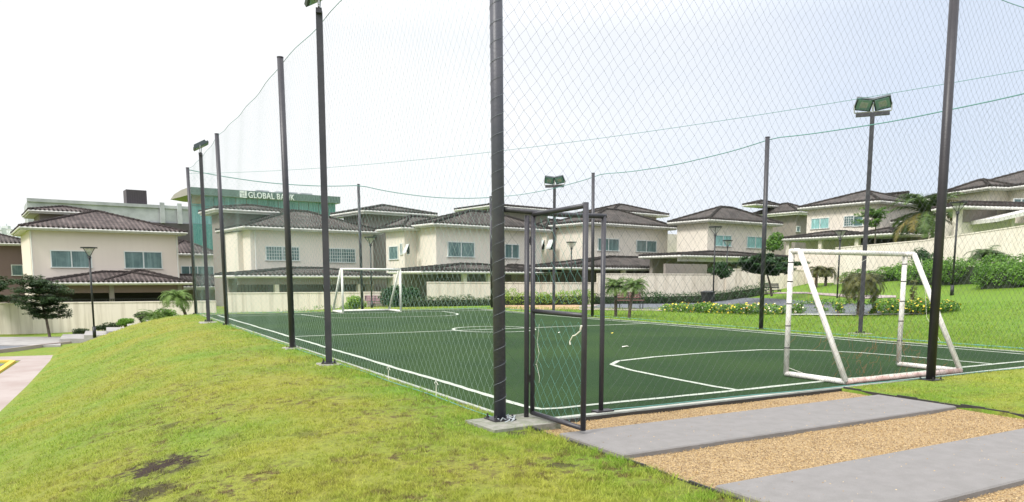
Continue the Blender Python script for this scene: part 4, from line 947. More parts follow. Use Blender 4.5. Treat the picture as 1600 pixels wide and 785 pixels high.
# house 3b between, lower set back with tower behind the gate
h = House('house', 'cream house with two tilted bathroom windows seen through the open gate', 918, 56.5, R_(8), group=HG)
B, A = hround(h, 864, 1041.5); ze = zat(918, 55.8, 346.5)
h.block(0, A, 0, B, -2, ze, 327, M['house'], M['tile'])
b2 = inters(h.P+h.v*B-h.u*.7, h.v, 830)
h.block(-.7, 2.6, B, B+b2, -2, ze-.3, .8, M['house'], M['tile'], .45)
h.window(934.5, 966, 374, 391.5, n=2); h.window(994.5, 1024.5, 377, 393.5, n=2)
h.window(832.5, 837.5, 381, 397, face='l', off=-.7, n=1); h.awning(847.5, 383.5, .55, .8, -.7); h.awning(862, 383, .55, .8, -.7)
ta = h.on(958, 330, 'r', B+1); tb = h.on(1026, 330, 'r', B+1)
h.block(ta.x, tb.x, B+1, B+4.5, 2, zat(985, 65, 330.5), 319.5, M['houseg'], M['tile'], .8, .22)
ta = h.on(768, 330, 'r', B+8); tb = h.on(856, 330, 'r', B+8)
h.block(ta.x, tb.x, B+8, B+12, -1, zat(820, 72, 332), 320.5, M['houseg'], M['tile'], .8, .26)
c0 = h.on(880, 418, 'r', -3.4); c1 = h.on(1112, 418, 'r', -3.4); h.carport(c0.x, c1.x, -3.4, .2, zat(950, 53, 418.0), 401.5, M['tile'], cols=(.6, 5.6, 9.5)); h.window(1028, 1031, 371, 385, n=1) if False else None
# canopies over the yard between house 3 and this one
h.hip('carport_roof', h.on(800, 420, 'r', -1).x, h.on(868, 420, 'r', -1).x, -1, 4, zat(830, 55, 425), .45, M['tile'], .3, .2)
h.box('dark_backing', h.on(770, 435, 'r', 3).x, h.on(905, 435, 'r', 3).x, 3, 3.2, -2, zat(840, 58, 424), M['houseg']); h.bars(h.on(820, 430, 'r', -1.6).x, h.on(900, 430, 'r', -1.6).x, -1.6, 0, zat(850, 54, 424)-.2, .2)
h.box('wall', h.on(1040, 370, 'r', 3.).x, h.on(1062, 370, 'r', 3.).x, 3., 7, -1, zat(1050, 60, 358), M['house'])
# house 5
h = House('house', 'cream house with teal curtained windows behind the black litter bin', 1103.5, 57.5, R_(4), group=HG)
B, A = hround(h, 1056, 1204); ze = zat(1104, 56.8, 342)
h.block(0, A, 0, B, -1, ze, 323.5, M['house'], M['tile'])
h.window(1117.5, 1141.5, 369, 384.5, n=2, glass='glassb'); h.window(1167, 1192.5, 371, 387.5, n=2, glass='glassb')
c0 = h.on(1063, 405, 'r', -3.2); c1 = h.on(1236, 405, 'r', -3.2); h.carport(c0.x, c1.x, -3.2, .2, zat(1120, 54.5, 400.5), 393.5, M['tile'], cols=(.3, 4, 7.6), zb=-1); h.box('beam', c0.x, c1.x, -3.1, -2.9, zat(1120, 54.5, 410), zat(1120, 54.5, 402.5), M['white'])
h.box('parapet', h.on(1040, 420, 'r', -3.6).x, h.on(1105, 420, 'r', -3.6).x, -3.6, -3.4, -1, zat(1070, 54, 414), M['houseg'])
# house 5b, behind
h = House('house', 'grey set-back house with stepped roof between two cream houses', 1240, 70, R_(4), group=HG)
B, A = hround(h, 1182, 1262); ze = zat(1240, 69.5, 330.5); h.block(0, A, 0, B, 0, ze, 318, M['houseg'], M['tile'], .7, .3); h.window(1244.5, 1249, 354.5, 362, n=1)
ta = h.on(1180, 322, 'r', B-3); h.hip('roof', 1-3.2, A-1, 3, B-.5, zat(1215, 74, 323.5), 313.5, M['tile'], .4, .22)
# house 6
h = House('house', 'cream house with bright turquoise window left of the coconut palm', 1363.6, 58, R_(3), group=HG)
B, A = hround(h, 1256.5, 1440); ze = zat(1363.6, 57.4, 313)
h.block(0, A, 0, B, 0, ze, 298, M['house'], M['tile'])
h.window(1268.5, 1295, 342, 357, face='l', n=2, glass='glassb'); h.window(1320, 1333.5, 338.5, 353, face='l', n=1, bars=True); h.window(1334.5, 1348, 338.5, 353, face='l', n=1)
hb = h.on(1410, 300, 'r', 5); h.hip('roof', hb.x-.5, A+3, 4.5, 9, zat(1420, 63, 309), .9, M['tile'], .4, .22)
u_c = -2.8
cv0 = inters(h.P+h.u*u_c, h.v, 1345); cv1 = inters(h.P+h.u*u_c, h.v, 1222)
h.hip('carport_roof', u_c, .1, cv0, cv1, zat(1300, 61, 372.5), 361.5, M['tile'], .3, .24)
h.box('beam', u_c+.1, u_c+.3, cv0, cv1, zat(1300, 61, 377), zat(1300, 61, 374), M['white'])
for k in (cv0+.4, (cv0+cv1)/2, cv1-.5): h.box('column', u_c+.05, u_c+.35, k, k+.3, 0, zat(1300, 61, 374), M['house'])
h.hip('carport_roof', -2.2, A+2, -3., .1, zat(1380, 56, 366), .45, M['tile'], .3, .24)
h.box('dark_backing', -2., A+2, -.3, -.1, 0, zat(1380, 56, 368), M['darkin'])  # shade under this carport put into a near-black sheet
# house 7
h = House('house', 'cream house with broad screened terrace at the right edge above the hill wall', 1536, 49, R_(-18), group=HG)
B, A = hround(h, 1478, 1566); ze = zat(1536, 48.4, 291)
h.block(0, A, 0, B, 0, ze, 281, M['house'], M['tile'], .5)
h.block(A, A+9, -1.6, 7, 0, ze+.0, 264, M['house'], M['tile'], .5)
q = h.on(1592, 317, 'l', A); h.window(1583, 1598, 313, 322, face='l', off=A, n=2, glass='glassb') if False else h.window(1584, 1606, 312, 322, face='r', off=-1.6, n=2)
tl = h.on(1497, 330, 'r', -3.2); h.hip('terrace_roof', tl.x, A+9, -3.4, -1.65, zat(1540, 46, 325), .3, M['tile1'], .25, .2)
h.box('wall', tl.x+.1, A+9, -2.9, -2.7, 0, zat(1540, 46, 349), M['house']); pA = h.on(1502, 340, 'r', -2.9); pB = h.on(1556, 340, 'r', -2.9)
h.box('screen', pA.x, pB.x, -2.95, -2.8, zat(1540, 46, 349), zat(1540, 46, 329), M['houseg']); h.box('column', tl.x+.1, pA.x, -3, -2.7, 0, zat(1500, 46, 328), M['house'])
h.box('column', pB.x, pB.x+1.2, -2.8, -2.4, 2, zat(1540, 46, 328), M['house'])
q0_ = at(1550, 43, 347); q1_ = at(1640, 40, 309)
h2 = House('canopy', 'white edged sloping canopy at the right edge over the hill wall', 1550, 43, R_(-28), cat='canopy')
mb = MB(); mb.obox((0, 0, zat(1550, 43, 347)), (6.5, 0, 1.45), (0, 4, 0), (0, 0, .22)); mb.build('roof_slab', M['white'], h2.root)
[h2.box('column', x_, x_+.2, 1.0, 1.2, 0, zat(1550, 43, 347)+x_*.2, M['house']) for x_ in (1.6, 5.)]
# house 7 left neighbour behind the palm
h = House('house', 'dim grey carport building behind the coconut palm', 1430, 56, R_(-15), cat='building'); h.block(0, inters(h.P, h.u, 1500), 0, 2, 0, zat(1440, 56, 343), .6, M['houseg'], M['tile'], .4, .22)

# ------------------------------------------------------------------ far buildings
def glass_wall(name, par, u0, u1, v, z0, z1, m_, step=2.2, rows=3.6):
    mb = MB(); mb.box((u0, v, z0), (u1, v+.4, z1)); o = mb.build(name, m_, par)
    mb = MB(); k = u0
    while k < u1-.1: mb.box((k-.06, v-.09, z0), (k+.06, v, z1)); k += step
    q = z0
    while q < z1: mb.box((u0, v-.07, q-.07), (u1, v-.001, q+.07)); q += rows
    mb.build('mullions', M['bankfascia'], o); return o
yb = R_(5)
h = House('bank_building', 'glass office building with dark fascia and pale rooftop lettering behind the houses', 303, 150, yb, cat='office building')
A = inters(h.P, h.u, 527); zt = zat(303, 150, 293.5); zf = zat(303, 150, 305)
glass_wall('curtain_wall', h.root, 0, A, 0, -2, zf, M['bankglass'])
# fascia ring with curved nose at the left
mb = MB(); nose = []
Lf = [h.on(297, 300, 'r', -1.5), h.on(283, 300, 'r', .5), h.on(272, 300, 'r', 3.5), h.on(265.5, 300, 'r', 7.5)]
nz = [(0., 0.), (.0, .0), (-.6, .3), (-1.9, 0.9)]
pts = [(A+.6, -1.5)]+[(p.x, p.y) for p in Lf]+[(Lf[-1].x+4, 15), (A+.6, 15)]
tz = [zt, zt, zt-.5, zt-1.1, zt-1.8, zt-1, zt]; bz = [zf, zf, zf-.4, zf-.5, zf-.4, zf, zf]
npnt = len(pts); mb.add([(*p, b) for p, b in zip(pts, bz)]+[(*p, t) for p, t in zip(pts, tz)], [(i, (i+1) % npnt, npnt+(i+1) % npnt, npnt+i) for i in range(npnt)]+[tuple(range(npnt, 2*npnt)), tuple(range(npnt))[::-1]])
mb.mi = [0]+[1]*(npnt-1)+[0, 1]; mb.mi[0] = 0
mb.build('fascia', [M['bankfascia'], M['soffit']], h.root)
mb = MB(); mb.box((0.3, -.25, zat(303, 150, 318)), (2.0, -.0, zf)); mb.build('tan_panel', M['tan'], h.root)
mb = MB()
for px in (410, 440, 455, 478): p = h.on(px, 290, 'r', 4); mb.box((p.x-1.2, 4, zt), (p.x+1.4, 6, zt+.9))
mb.build('rooftop_unit', M['conc2'], h.root)
mb = MB(); mb.box((-.2, -.6, -2), (h.on(338, 350, 'r', 0).x, -.12, zat(315, 150, 350))); mb.build('green_glazing', M['bankgreen'], h.root)
# lettering
cu = bpy.data.curves.new('sign_text', 'FONT'); cu.body = 'GLOBAL BANK'; cu.size = 1; cu.extrude = .03; cu.offset = .012; cu.space_character = 1.12
to = bpy.data.objects.new('t', cu); C.objects.link(to); bpy.context.view_layer.update()
me = bpy.data.meshes.new_from_object(to.evaluated_get(bpy.context.evaluated_depsgraph_get())); bpy.data.objects.remove(to)
co = np.zeros(len(me.vertices)*3); me.vertices.foreach_get('co', co); co = co.reshape(-1, 3); mn, mx = co.min(0), co.max(0)
ta, tb = h.on(388, 303.5, 'r', -1.6), h.on(460, 306, 'r', -1.6); hh = .98
sx = (tb.x-ta.x)/(mx[0]-mn[0]); zh = 1.22
q = co.copy(); q[:, 0] = (co[:, 0]-mn[0])*sx; q[:, 1] = -co[:, 2]*4; q[:, 2] = (co[:, 1]-mn[1])/(mx[1]-mn[1])*zh
me.vertices.foreach_set('co', q.reshape(-1)); me.update(); me.materials.append(M['gtext'])
so_ = bpy.data.objects.new('sign_letters', me); C.objects.link(so_); so_.parent = h.root; so_.location = (ta.x, -1.6, ta.z-zh*.62)
tc_ = h.on(374.5, 303, 'r', -1.6); mb = MB(); s_ = 1.38
b0z = ta.z-zh*.66
# square emblem: white tile pieces meeting like a pinwheel
for k, (xa, za, xb, zb_) in enumerate(((0, 0, .28, .62), (.36, 0, 1, .2), (.36, .28, .62, .56), (.7, .28, 1, 1), (0, .7, .62, 1), (.36, .6, .62, .66))):
    mb.box((xa*s_, -.12, za*s_), (xb*s_, 0, zb_*s_))
o = mb.build('sign_emblem', M['gtext'], h.root, loc=(tc_.x, -1.6, b0z)); 
# concrete block
h = House('concrete_building', 'long stained concrete building rising behind the leftmost house', 51, 112, R_(6), cat='building')
A = inters(h.P, h.u, 303); z1 = zat(51, 112, 315); h.box('wall', 0, A, 0, 10, -2, z1, M['conc2']); h.box('wall', A*.68, A+.2, -.3, 0, -2, zat(270, 118, 345), M['louvre'])
h.box('parapet', 0, A, -.2, .2, z1, z1+.5, M['conc2'])
for px in (254, 281): p = h.on(px, 320, 'r', -.8); h.box('pilaster', p.x-.35, p.x+.35, -.5, -.2, z1-2.4, z1+.9, M['conc2'])
h.box('upper_storey', A*.55, A, 6, 9, z1, z1+.4, M['conc2'])
p = h.on(197, 300, 'r', 3); p2 = h.on(229, 300, 'r', 3); zc = h.on(212, 297, 'r', 3).z
mb = MB(); mb.box((p.x, 3, z1), (p2.x, 6, zc)); k = p.x
while k < p2.x: mb.box((k, 2.93, z1), (k+.08, 3, zc)); k += .35
mb.build('cooling_tower', M['louvre'], h.root)
GT = 'pale far apartment towers on the skyline'
for px0, px1, D, py, lab in ((-14, 2, 520, 356, 'pale far tower cut by the left edge'), (2.5, 12, 600, 353, 'palest tallest far tower left of the brown house roof'), (13, 25, 560, 359, 'far tower in the middle of the skyline gap'), (26, 32, 580, 355, 'slim far tower beside the first house roof')):
    a = at(px0, D, py); b = at(px1, D, py); wd_ = (b-a).length
    mb = MB(); mb.box((0, 0, -2), (wd_, wd_*.7, a.z)); mb.box((wd_*.3, wd_*.2, a.z), (wd_*.6, wd_*.5, a.z+1.6))
    k = 1.5
    while k < a.z: mb.box((-.15, -.35, k), (wd_+.15, 0, k+.5)); k += 3.
    o = mb.build('apartment_tower', M['tower'], None, loc=(a.x, a.y, 0)); o.rotation_euler.z = -YAW; tag(o, lab, 'tower', GT)

# ------------------------------------------------------------------ plants
def leaves(cent, rad, n, size, flat_=.5, shell=.35, asp=.45):
    """n leaf quads inside ellipsoids cent (k,3), rad (k,3); returns (n,4,3), rnd"""
    cent = np.asarray(cent, float); rad = np.asarray(rad, float); vol = np.cbrt(rad.prod(1))**2; pick = RNG.choice(len(cent), n, p=vol/vol.sum())
    d = RNG.normal(size=(n, 3)); d /= np.linalg.norm(d, axis=1)[:, None]; rr = RNG.uniform(shell, 1.05, n)[:, None]**.6
    P = cent[pick]+d*rr*rad[pick]
    nrm = RNG.normal(size=(n, 3))*.8+d*.5; nrm[:, 2] += flat_*2; nrm /= np.linalg.norm(nrm, axis=1)[:, None]
    t = np.cross(nrm, RNG.normal(size=(n, 3))); t /= np.linalg.norm(t, axis=1)[:, None]; b = np.cross(nrm, t)
    s = size*RNG.uniform(.6, 1.3, n)[:, None]
    Q = np.stack([P-t*s, P-b*s*asp, P+t*s, P+b*s*asp], 1); return Q, RNG.uniform(0, 1, n)*.7+.3*RNG.uniform(0, 1, len(cent))[pick]
def bush(name, lab, cat, C0, R0, n, size, m_, clumps=9, group=None, stems=True, kind=None, flowers=None, droop=None):
    """shrub at ground point C0 with size R0 (half widths, height)"""
    C0 = Vector(C0); root = empty(name, C0); tag(root, lab, cat, group, kind)
    cs, rs = [], []
    for k in range(clumps):
        a = random.uniform(0, 6.28); q = random.uniform(0, .62); zz = random.uniform(.16, .72)
        cs.append((R0[0]*q*math.cos(a), R0[1]*q*math.sin(a), R0[2]*zz)); f = random.uniform(.28, .5); rs.append((R0[0]*f, R0[1]*f, R0[2]*random.uniform(.18, .3)))
    Q, rn = leaves(cs, rs, n, size); npmesh('foliage', Q, 4, m_, root, rnd=rn)
    if stems:
        mb = MB()
        for c in cs[:6]: mb.tube([(c[0]*.15, c[1]*.15, -.1), (c[0]*.5, c[1]*.5, c[2]*.5), c], .03, 5, .012)
        mb.build('stem', M['barkg'], root)
    if flowers:
        Q, rn = leaves(cs, [(r_[0]*1.1, r_[1]*1.1, r_[2]*1.15) for r_ in rs], flowers[1], flowers[2], shell=.85, asp=1.); npmesh('flowers', Q, 4, flowers[0], root)['kind'] = 'stuff'
    return root
def hedge(name, lab, pts, wd_, ht, n, size, m_, flowers=None, kind=None, core=True, cat='hedge', group=None, vary=.2):
    """clipped or loose hedge along ground points"""
    P = [Vector((p[0], p[1], 0)) for p in pts]; O = Vector((P[0].x, P[0].y, 0)); cs, rs = [], []; mb = MB()
    for a, b in zip(P[:-1], P[1:]):
        L = (b-a).length; k = max(1, int(L/(wd_*.55))); d = (b-a).normalized(); nn = Vector((-d.y, d.x, 0))
        for i in range(k+1):
            q = a.lerp(b, i/k); gz = H(q.x, q.y); hh_ = ht*random.uniform(1-vary, 1+vary)
            for s_ in (-.25, .25):
                cs.append((q.x-O.x+nn.x*s_*wd_+random.uniform(-.1, .1), q.y-O.y+nn.y*s_*wd_, gz+hh_*.52)); rs.append((wd_*.42, wd_*.42, hh_*.5))
        gz0, gz1 = H(a.x, a.y), H(b.x, b.y)
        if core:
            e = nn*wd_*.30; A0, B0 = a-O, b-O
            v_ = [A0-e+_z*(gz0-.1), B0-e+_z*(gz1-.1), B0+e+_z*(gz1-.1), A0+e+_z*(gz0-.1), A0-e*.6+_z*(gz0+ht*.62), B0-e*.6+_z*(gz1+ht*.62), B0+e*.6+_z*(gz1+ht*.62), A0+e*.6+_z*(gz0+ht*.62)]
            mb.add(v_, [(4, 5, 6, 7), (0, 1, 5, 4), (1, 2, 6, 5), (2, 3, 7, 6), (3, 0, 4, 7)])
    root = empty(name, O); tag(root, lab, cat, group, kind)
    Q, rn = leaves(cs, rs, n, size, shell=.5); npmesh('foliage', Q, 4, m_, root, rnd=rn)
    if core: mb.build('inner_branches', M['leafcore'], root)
    if flowers:
        for fm, fn, fs in flowers:
            Q, rn = leaves(cs, [(r_[0]*1.05, r_[1]*1.05, r_[2]*1.12) for r_ in rs], fn, fs, shell=.85, asp=.9, flat_=.9); npmesh('flowers', Q, 4, fm, root)['kind'] = 'stuff'
    return root
def palm(name, lab, base, th_, tr, nf, L, droop, m_, tm=None, lw=.03, ll=.3, nl=26, lean=(0, 0), up=(10, 80), dry=0, group=None, cat='palm', width=1.):
    base = Vector(base); root = empty(name, base); tag(root, lab, cat, group)
    top = Vector((lean[0], lean[1], th_)); mb = MB(); k = 10
    if th_ > .05:
        mb.tube([(0, 0, -.15)]+[Vector((lean[0]*(i/k)**1.5, lean[1]*(i/k)**1.5, th_*i/k)) for i in range(1, k+1)], tr, 9, tr*.8)
        for i in range(int(th_/.12)):
            t = i*.12/th_; mb.tube([Vector((lean[0]*t**1.5, lean[1]*t**1.5, th_*t)), Vector((lean[0]*t**1.5, lean[1]*t**1.5, th_*t+.05))], tr*(1.18-.2*t), 9, tr*(1.-.2*t))
        mb.build('trunk', tm or M['bark'], root)
    V = []; rn = []; mis = []; st = MB()
    for f in range(nf):
        az = f*2.39996+random.uniform(-.2, .2); el = R_(random.uniform(*up)); Lf_ = L*random.uniform(.8, 1.1); dr = droop*random.uniform(.75, 1.25)
        h_ = Vector((math.cos(az), math.sin(az), 0)); p = top.copy(); e = el; pts = [p.copy()]; ns = 12
        for i in range(ns):
            p = p+(h_*math.cos(e)+_z*math.sin(e))*(Lf_/ns); e -= dr/ns*(1+.8*i/ns); pts.append(p.copy())
        st.tube(pts, .012*L**.5, 4, .004)
        isdry = f < dry; tone = random.uniform(0, .5)
        for j in range(nl):
            t = .1+.88*j/nl; x_ = t*ns; i = min(ns-1, int(x_)); q = pts[i].lerp(pts[i+1], x_-i); dd = (pts[i+1]-pts[i]).normalized(); side = dd.cross(_z).normalized()
            ln = ll*math.sin(math.pi*min(1, .18+.82*t))**.6*random.uniform(.8, 1.1)
            for s_ in (-1, 1):
                w2 = dd*lw; tip = q+(side*s_*width+dd*.55+_z*random.uniform(-.45, .1)).normalized()*ln
                V.append([q-w2*.5, q+w2*.5, tip]); rn.append(tone+random.uniform(0, .5)); mis.append(1 if isdry else 0)
    st.build('frond_stems', M['frond_dry'] if dry else m_, root)
    npmesh('fronds', np.array(V), 3, [m_, M['frond_dry']], root, rnd=np.array(rn), mi=np.array(mis))
    return root
def layered(name, lab, base, tiers, th_, tr, m_, n, size, lean=(0, 0), cat='tree'):
    """tree of flat spreading tiers; tiers = (z, radius, dx, dy)"""
    base = Vector(base); root = empty(name, base); tag(root, lab, cat); mb = MB()
    mb.tube([(0, 0, -.15), (lean[0]*.3, lean[1]*.3, th_*.35), (lean[0]*.8, lean[1]*.8, th_*.75), (lean[0], lean[1], th_)], tr, 8, tr*.4); cs, rs = [], []
    for (z, R0, dx, dy) in tiers:
        nb = 9; t = min(1, z/th_); o_ = Vector((lean[0]*t, lean[1]*t, z-.12))
        for k in range(nb):
            a = k*6.283/nb+random.uniform(-.25, .25); L = R0*random.uniform(.7, 1.1); zj = random.uniform(-.16, .22); e = o_+Vector((math.cos(a)*L+dx, math.sin(a)*L+dy, .1+zj))
            mb.tube([o_, o_.lerp(e, .5)+_z*.05, e], tr*.3, 5, tr*.08)
            for s_ in (.35, .55, .75, .95):
                c = o_.lerp(e, s_); cs.append((c.x+random.uniform(-.1, .1), c.y+random.uniform(-.1, .1), c.z+.05+random.uniform(-.04, .06))); rs.append((R0*random.uniform(.14, .26), R0*random.uniform(.14, .26), random.uniform(.06, .16)))
    mb.build('trunk', M['barkg'], root)
    Q, rn = leaves(cs, rs, n, size, flat_=1.4, shell=.1, asp=.4); npmesh('crown', Q, 4, m_, root, rnd=rn)
    return root
def gnd(px, D): p = at(px, D); return Vector((p.x, p.y, H(p.x, p.y)))
random.seed(21)
# left: spreading tree and a neighbour at the edge
b = gnd(72, 36.5); zt_ = lambda py, D=36.5: zat(60, D, py)-b.z
layered('spreading_tree', 'dark green tree with flat layered branches in front of the left wall', b, [(zt_(495), .95, .15, 0), (zt_(485), 1.1, .25, 0), (zt_(475), 1.2, -.2, 0), (zt_(465), 1.3, .0, 0), (zt_(456), 1.3, .1, 0), (zt_(447), 1.15, .0, 0), (zt_(439), .8, .0, 0)], zt_(438), .07, M['leafy_tree'], 20000, .062, lean=(-.4, .1))
b = gnd(-25, 38.5); layered('spreading_tree', 'dark tree crown at the very left edge above the wall', b, [(zt_(470)+0, 1.3, .2, 0), (zt_(458), 1.2, 0, 0), (zt_(446), 1.1, .3, 0), (zt_(434), .8, 0, 0)], zt_(438), .09, M['leafy_tree'], 16000, .065)
# plants along left wall
for px, D, R0, m_, n_, lab in ((120, 38.4, (.7, .4, .4), 'leafy_pale', 900, 'low grey-green plant behind the first step'), (160, 38.6, (1., .4, .45), 'leafy_pale', 1500, 'wide grey-green plant behind the second step'), (192, 38.6, (.8, .4, .55), 'leafy_mid', 1500, 'green plant behind the third step'), (218, 38.4, (.8, .5, .65), 'leafy_pale', 1500, 'grey-green plant beside the large fern')):
    b = gnd(px, D); b.z = {120: -1.4, 160: -1.2, 192: -1.0, 218: -.75}[px]; bush('wall_plant', lab, 'plant', b, R0, n_, .05, M[m_], 7, group='low plants along the left wall')
b = at(243, 37.5, 503); palm('fern_palm', 'low spreading fern-like palm at the foot of the left wall', b, .15, .08, 34, 1.05, 1.3, M['frondp'], lw=.022, ll=.22, nl=22, up=(15, 75), cat='plant')
bush('wall_plant', 'dense green shrub under the fern-like palm', 'plant', at(250, 37.9, 503), (1., .6, .75), 3000, .05, M['leafy_mid'], 8, group='low plants along the left wall')
p = at(291, 36.8, 497); palm('pygmy_palm', 'leaning pygmy palm at the top of the steps by the left posts', p, .95, .075, 60, 1.05, 1.9, M['frondp'], lw=.022, ll=.26, nl=30, lean=(-.38, .0), up=(5, 75))
# behind the far goal
bush('round_shrub', 'bright yellow-green shrub inside the distant goal frame', 'shrub', at(553, 39, 489), (.85, .7, 1.0), 4200, .05, M['leafy_bright'], 10)
bush('dark_bush', 'large dark green bush at the right of the distant goal', 'bush', at(618, 41.5, 490), (.95, .8, 1.75), 6500, .07, M['leafy_dark'], 14)
bush('dark_bush', 'large dark green bush beside the wall end, right of the distant goal post', 'bush', at(643, 41, 490), (.95, .8, 1.95), 7500, .07, M['leafy_dark'], 14)
gD = lambda px, D: tuple(gnd(px, D))[:2]
hedge('hedge', 'grey-green low hedge along the wall right of the distant goal', [gD(632, 40.5), gD(700, 41.5), gD(775, 43)], .7, .55, 5000, .05, M['leafy_pale'])
hedge('hedge', 'low leafy edge strip behind the far left corner of the pitch', [gD(350, 36), gD(450, 37), gD(525, 37.5)], .35, .5, 1500, .04, M['leafy_mid'], core=False)
hedge('hedge', 'bright yellow-green clipped hedge seen through the gate', [gD(786, 43.2), gD(850, 43.4), gD(918, 44)], .9, .82, 6500, .05, M['leafy_bright'])
hedge('hedge', 'dark green hedge along the wall behind the pygmy palms', [gD(925, 44.5), gD(1030, 45.3), gD(1100, 45.8), gD(1192, 46.3)], .9, .72, 9000, .05, M['leafy_dark'])
hedge('hedge', 'grassy dark hedge rising to the wall at the right of the dark tree', [gD(1325, 43.5), gD(1400, 41.5), gD(1450, 39.5)], 1.1, .75, 7000, .06, M['leafy_mid'])
hedge('hedge', 'thick bright hedge on the hill under the right wall', [gD(1430, 38.5), gD(1500, 35.5), gD(1560, 33.8), gD(1640, 32.5), gD(1720, 31.5)], 1.7, 1.15, 16000, .06, M['leafy_mid'], vary=.15)
hedge('hedge', 'darker lower row of the hedge on the right hill', [gD(1540, 32.4), gD(1600, 31.0), gD(1700, 29.8)], 1.1, .95, 9000, .055, M['leafy_mid'])
b = gnd(1539, 37.5); b.z += .35; palm('cycad', 'wide feathery green palm clump above the right hedge', b, .35, .12, 40, 1.35, 1.9, M['frond'], ll=.4, nl=26, up=(20, 85), lw=.035)
b = gnd(1446, 40.5); bush('round_shrub', 'round dark shrub against the right wall beside the dark post', 'shrub', b, (1., .9, 1.75), 6000, .06, M['leafy_dark'], 14)
# palms by the bench
for px, py, lx, lab in ((962, 495, -.05, 'left pygmy palm of the pair before the bench'), (983, 497, .22, 'right leaning pygmy palm of the pair before the bench')):
    palm('pygmy_palm', lab, gp(px, py, 0), 1.2, .065, 60, .74, 1.35, M['frondp'], lw=.02, ll=.24, nl=26, lean=(lx, 0), up=(5, 80))
p = tp(1344, 494); palm('weeping_palm', 'brownish weeping palm with thick dark trunk behind the near goal', p, 1.25, .15, 90, 1.2, 2.0, M['frond_brown'], ll=.34, nl=30, up=(0, 80), lw=.03)
for px, lab in ((1275, 'left one of two small palms on the lawn left of the goal mast'), (1290, 'right one of two small palms on the lawn left of the goal mast')):
    p = at(px, 45, 447); palm('pygmy_palm', lab, p, .9, .09, 30, .8, 2.1, M['frond_brown'], ll=.28, nl=22, up=(5, 80), lw=.04)
b = at(1445, 50, 395); palm('coconut_palm', 'coconut palm with yellowing lower fronds behind the right wall', (b.x, b.y, b.z-2), 4.5, .14, 34, 3.1, 1.45, M['frond'], tm=M['barkg'], ll=.85, nl=46, up=(-8, 84), lw=.085, dry=6)
b = at(1206, 41.5, 459); zt_ = lambda py: zat(1190, 41.5, py)-b.z
layered('spreading_tree', 'dark flat-topped tree between the dark post and the near goal', b, [(zt_(428)+.1, 1.45, .0, -.2), (zt_(420)+.1, 1.75, .1, -.2), (zt_(412)+.1, 1.5, -.3, 0), (zt_(405), .8, -.8, 0)], zt_(418), .07, M['leafy_dark'], 24000, .075, lean=(-.45, 0.1))
b = at(1128, 46, 434); bush('loose_shrub', 'loose green shrub hanging over the wall beside the two garden lamps', 'shrub', (b.x, b.y, b.z), (1.2, .6, 1.1), 3200, .07, M['leafy_dark'], 11)
p = at(1367, 50, 385); layered('papaya_tree', 'slender pale-leaved tree in front of the turquoise-windowed house', (p.x, p.y, p.z), [(2.0, .9, -.6, 0), (1.6, .9, -.9, 0), (2.3, .8, -.3, 0), (1.9, .5, .35, 0), (1.4, .5, -.5, 0)], 2.1, .05, M['leafy_mid'], 3200, .09, lean=(-.1, 0))
bush('loose_shrub', 'green shrub in the gap below the set-back grey house', 'shrub', at(1207, 56, 392), (1.3, .8, 1.7), 2200, .1, M['leafy_mid'], 10)
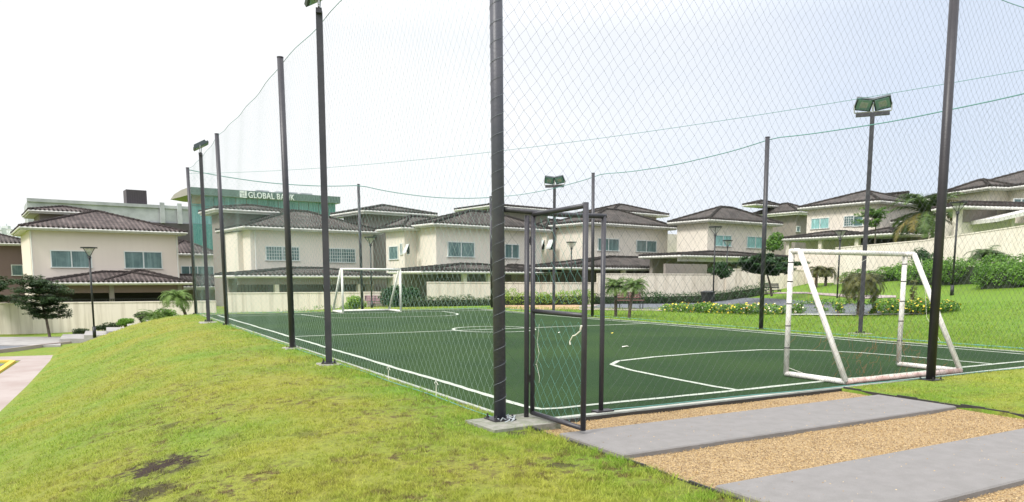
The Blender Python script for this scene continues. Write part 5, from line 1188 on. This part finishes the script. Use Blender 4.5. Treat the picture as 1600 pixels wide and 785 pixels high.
# flower beds
FL = [(M['flower'], 420, .05), (M['flowerp'], 200, .04), (M['flowero'], 60, .04)]
def bed(name, lab, pts, wd_, ht, n, fl): return hedge(name, lab, [tuple(tp(*p))[:2] for p in pts], wd_, ht, n, .055, M['leafy_mid'], flowers=fl, cat='flower bed', core=False)
bed('flower_bed', 'long flower bed of low yellow blooms before the litter bin', [(1048, 487), (1100, 489), (1160, 491), (1232, 491.5)], 1.0, .4, 6500, FL)
bed('flower_bed', 'short dense yellow flower bed behind the near goal beside the dark post', [(1398, 491), (1440, 490), (1474, 487)], 1.2, .5, 5500, [(M['flower'], 420, .05), (M['flowero'], 60, .045)])
bed('flower_bed', 'sparse low planting along the road behind the weeping palm', [(1245, 477), (1320, 477.5), (1420, 476)], .6, .3, 1500, [(M['flower'], 60, .04)])
for px, py, m_, lab in ((1282, 488, 'flowero', 'small plant with orange blooms left of the goal stay'), (1312, 491, 'flower', 'small low plant on the kerb inside the goal mouth'), (1250, 492, 'flowerp', 'small pale plant beside the left goal post'), (1366, 492, 'flower', 'small dark plant on the kerb right of the mast')):
    bush('small_plant', lab, 'plant', tp(px, py), (.35, .3, .55), 450, .05, M['leafy_mid'], 5, flowers=(M[m_], 30, .045))
bush('small_plant', 'tall reddish thin shrub between goal post and dark post', 'plant', tp(1424, 490), (.3, .3, 1.5), 300, .05, M['frond_brown'], 5)

# ------------------------------------------------------------------ bench, bin
def bench(lab, P, rz, w_, m_, k=1.):
    r_ = empty('bench', P, rz); tag(r_, lab, 'bench', 'park benches')
    for s_ in (-1, 0, 1):
        mb = MB(); x_ = s_*(w_/2-.06)
        mb.tube([(x_, -.22, 0), (x_, -.22, .43)], .022, 6); mb.tube([(x_, .2, 0), (x_, .2, .45), (x_, .28, .85)], .022, 6); mb.tube([(x_, -.22, .42), (x_, .2, .42)], .018, 6); mb.build('leg_frame', M['black'], r_)
    mb = MB(); [mb.box((-w_/2, -.24+i*.12, .44), (w_/2, -.15+i*.12, .475)) for i in range(4)]; mb.build('seat', M[m_], r_)
    mb = MB(); [mb.obox((-w_/2, .225+i*.035, .56+i*.11), (w_, 0, 0), (0, .01, .08), (0, .025, 0)) for i in range(3)]; mb.build('backrest', M[m_], r_)
bench('dark bench with red-brown slats behind the pair of pygmy palms', gp(984, 483.5, 0), -YAW+R_(10), 1.35, 'wood')
bench('faded mauve bench behind the distant goal near the garden lamp', at(585, 42, 486), -YAW, 1.2, 'purple')
bench('small black bench beneath the dark spreading tree', at(1206, 46, 465), -YAW, 1., 'black')
b = gp(1104, 480, 0); r_ = empty('litter_bin', at(1105, 37, 477.5)); tag(r_, 'black litter bin standing behind the long flower bed', 'litter bin')
mb = MB(); mb.tube([(0, 0, 0), (0, 0, .62)], .24, 18, .32); mb.build('body', M['black'], r_, False)
mb = MB(); mb.tube([(0, 0, .62), (0, 0, .69)], .36, 18); mb.tube([(0, 0, .69), (0, 0, .73)], .3, 18, .2); mb.build('rim', M['black'], r_)
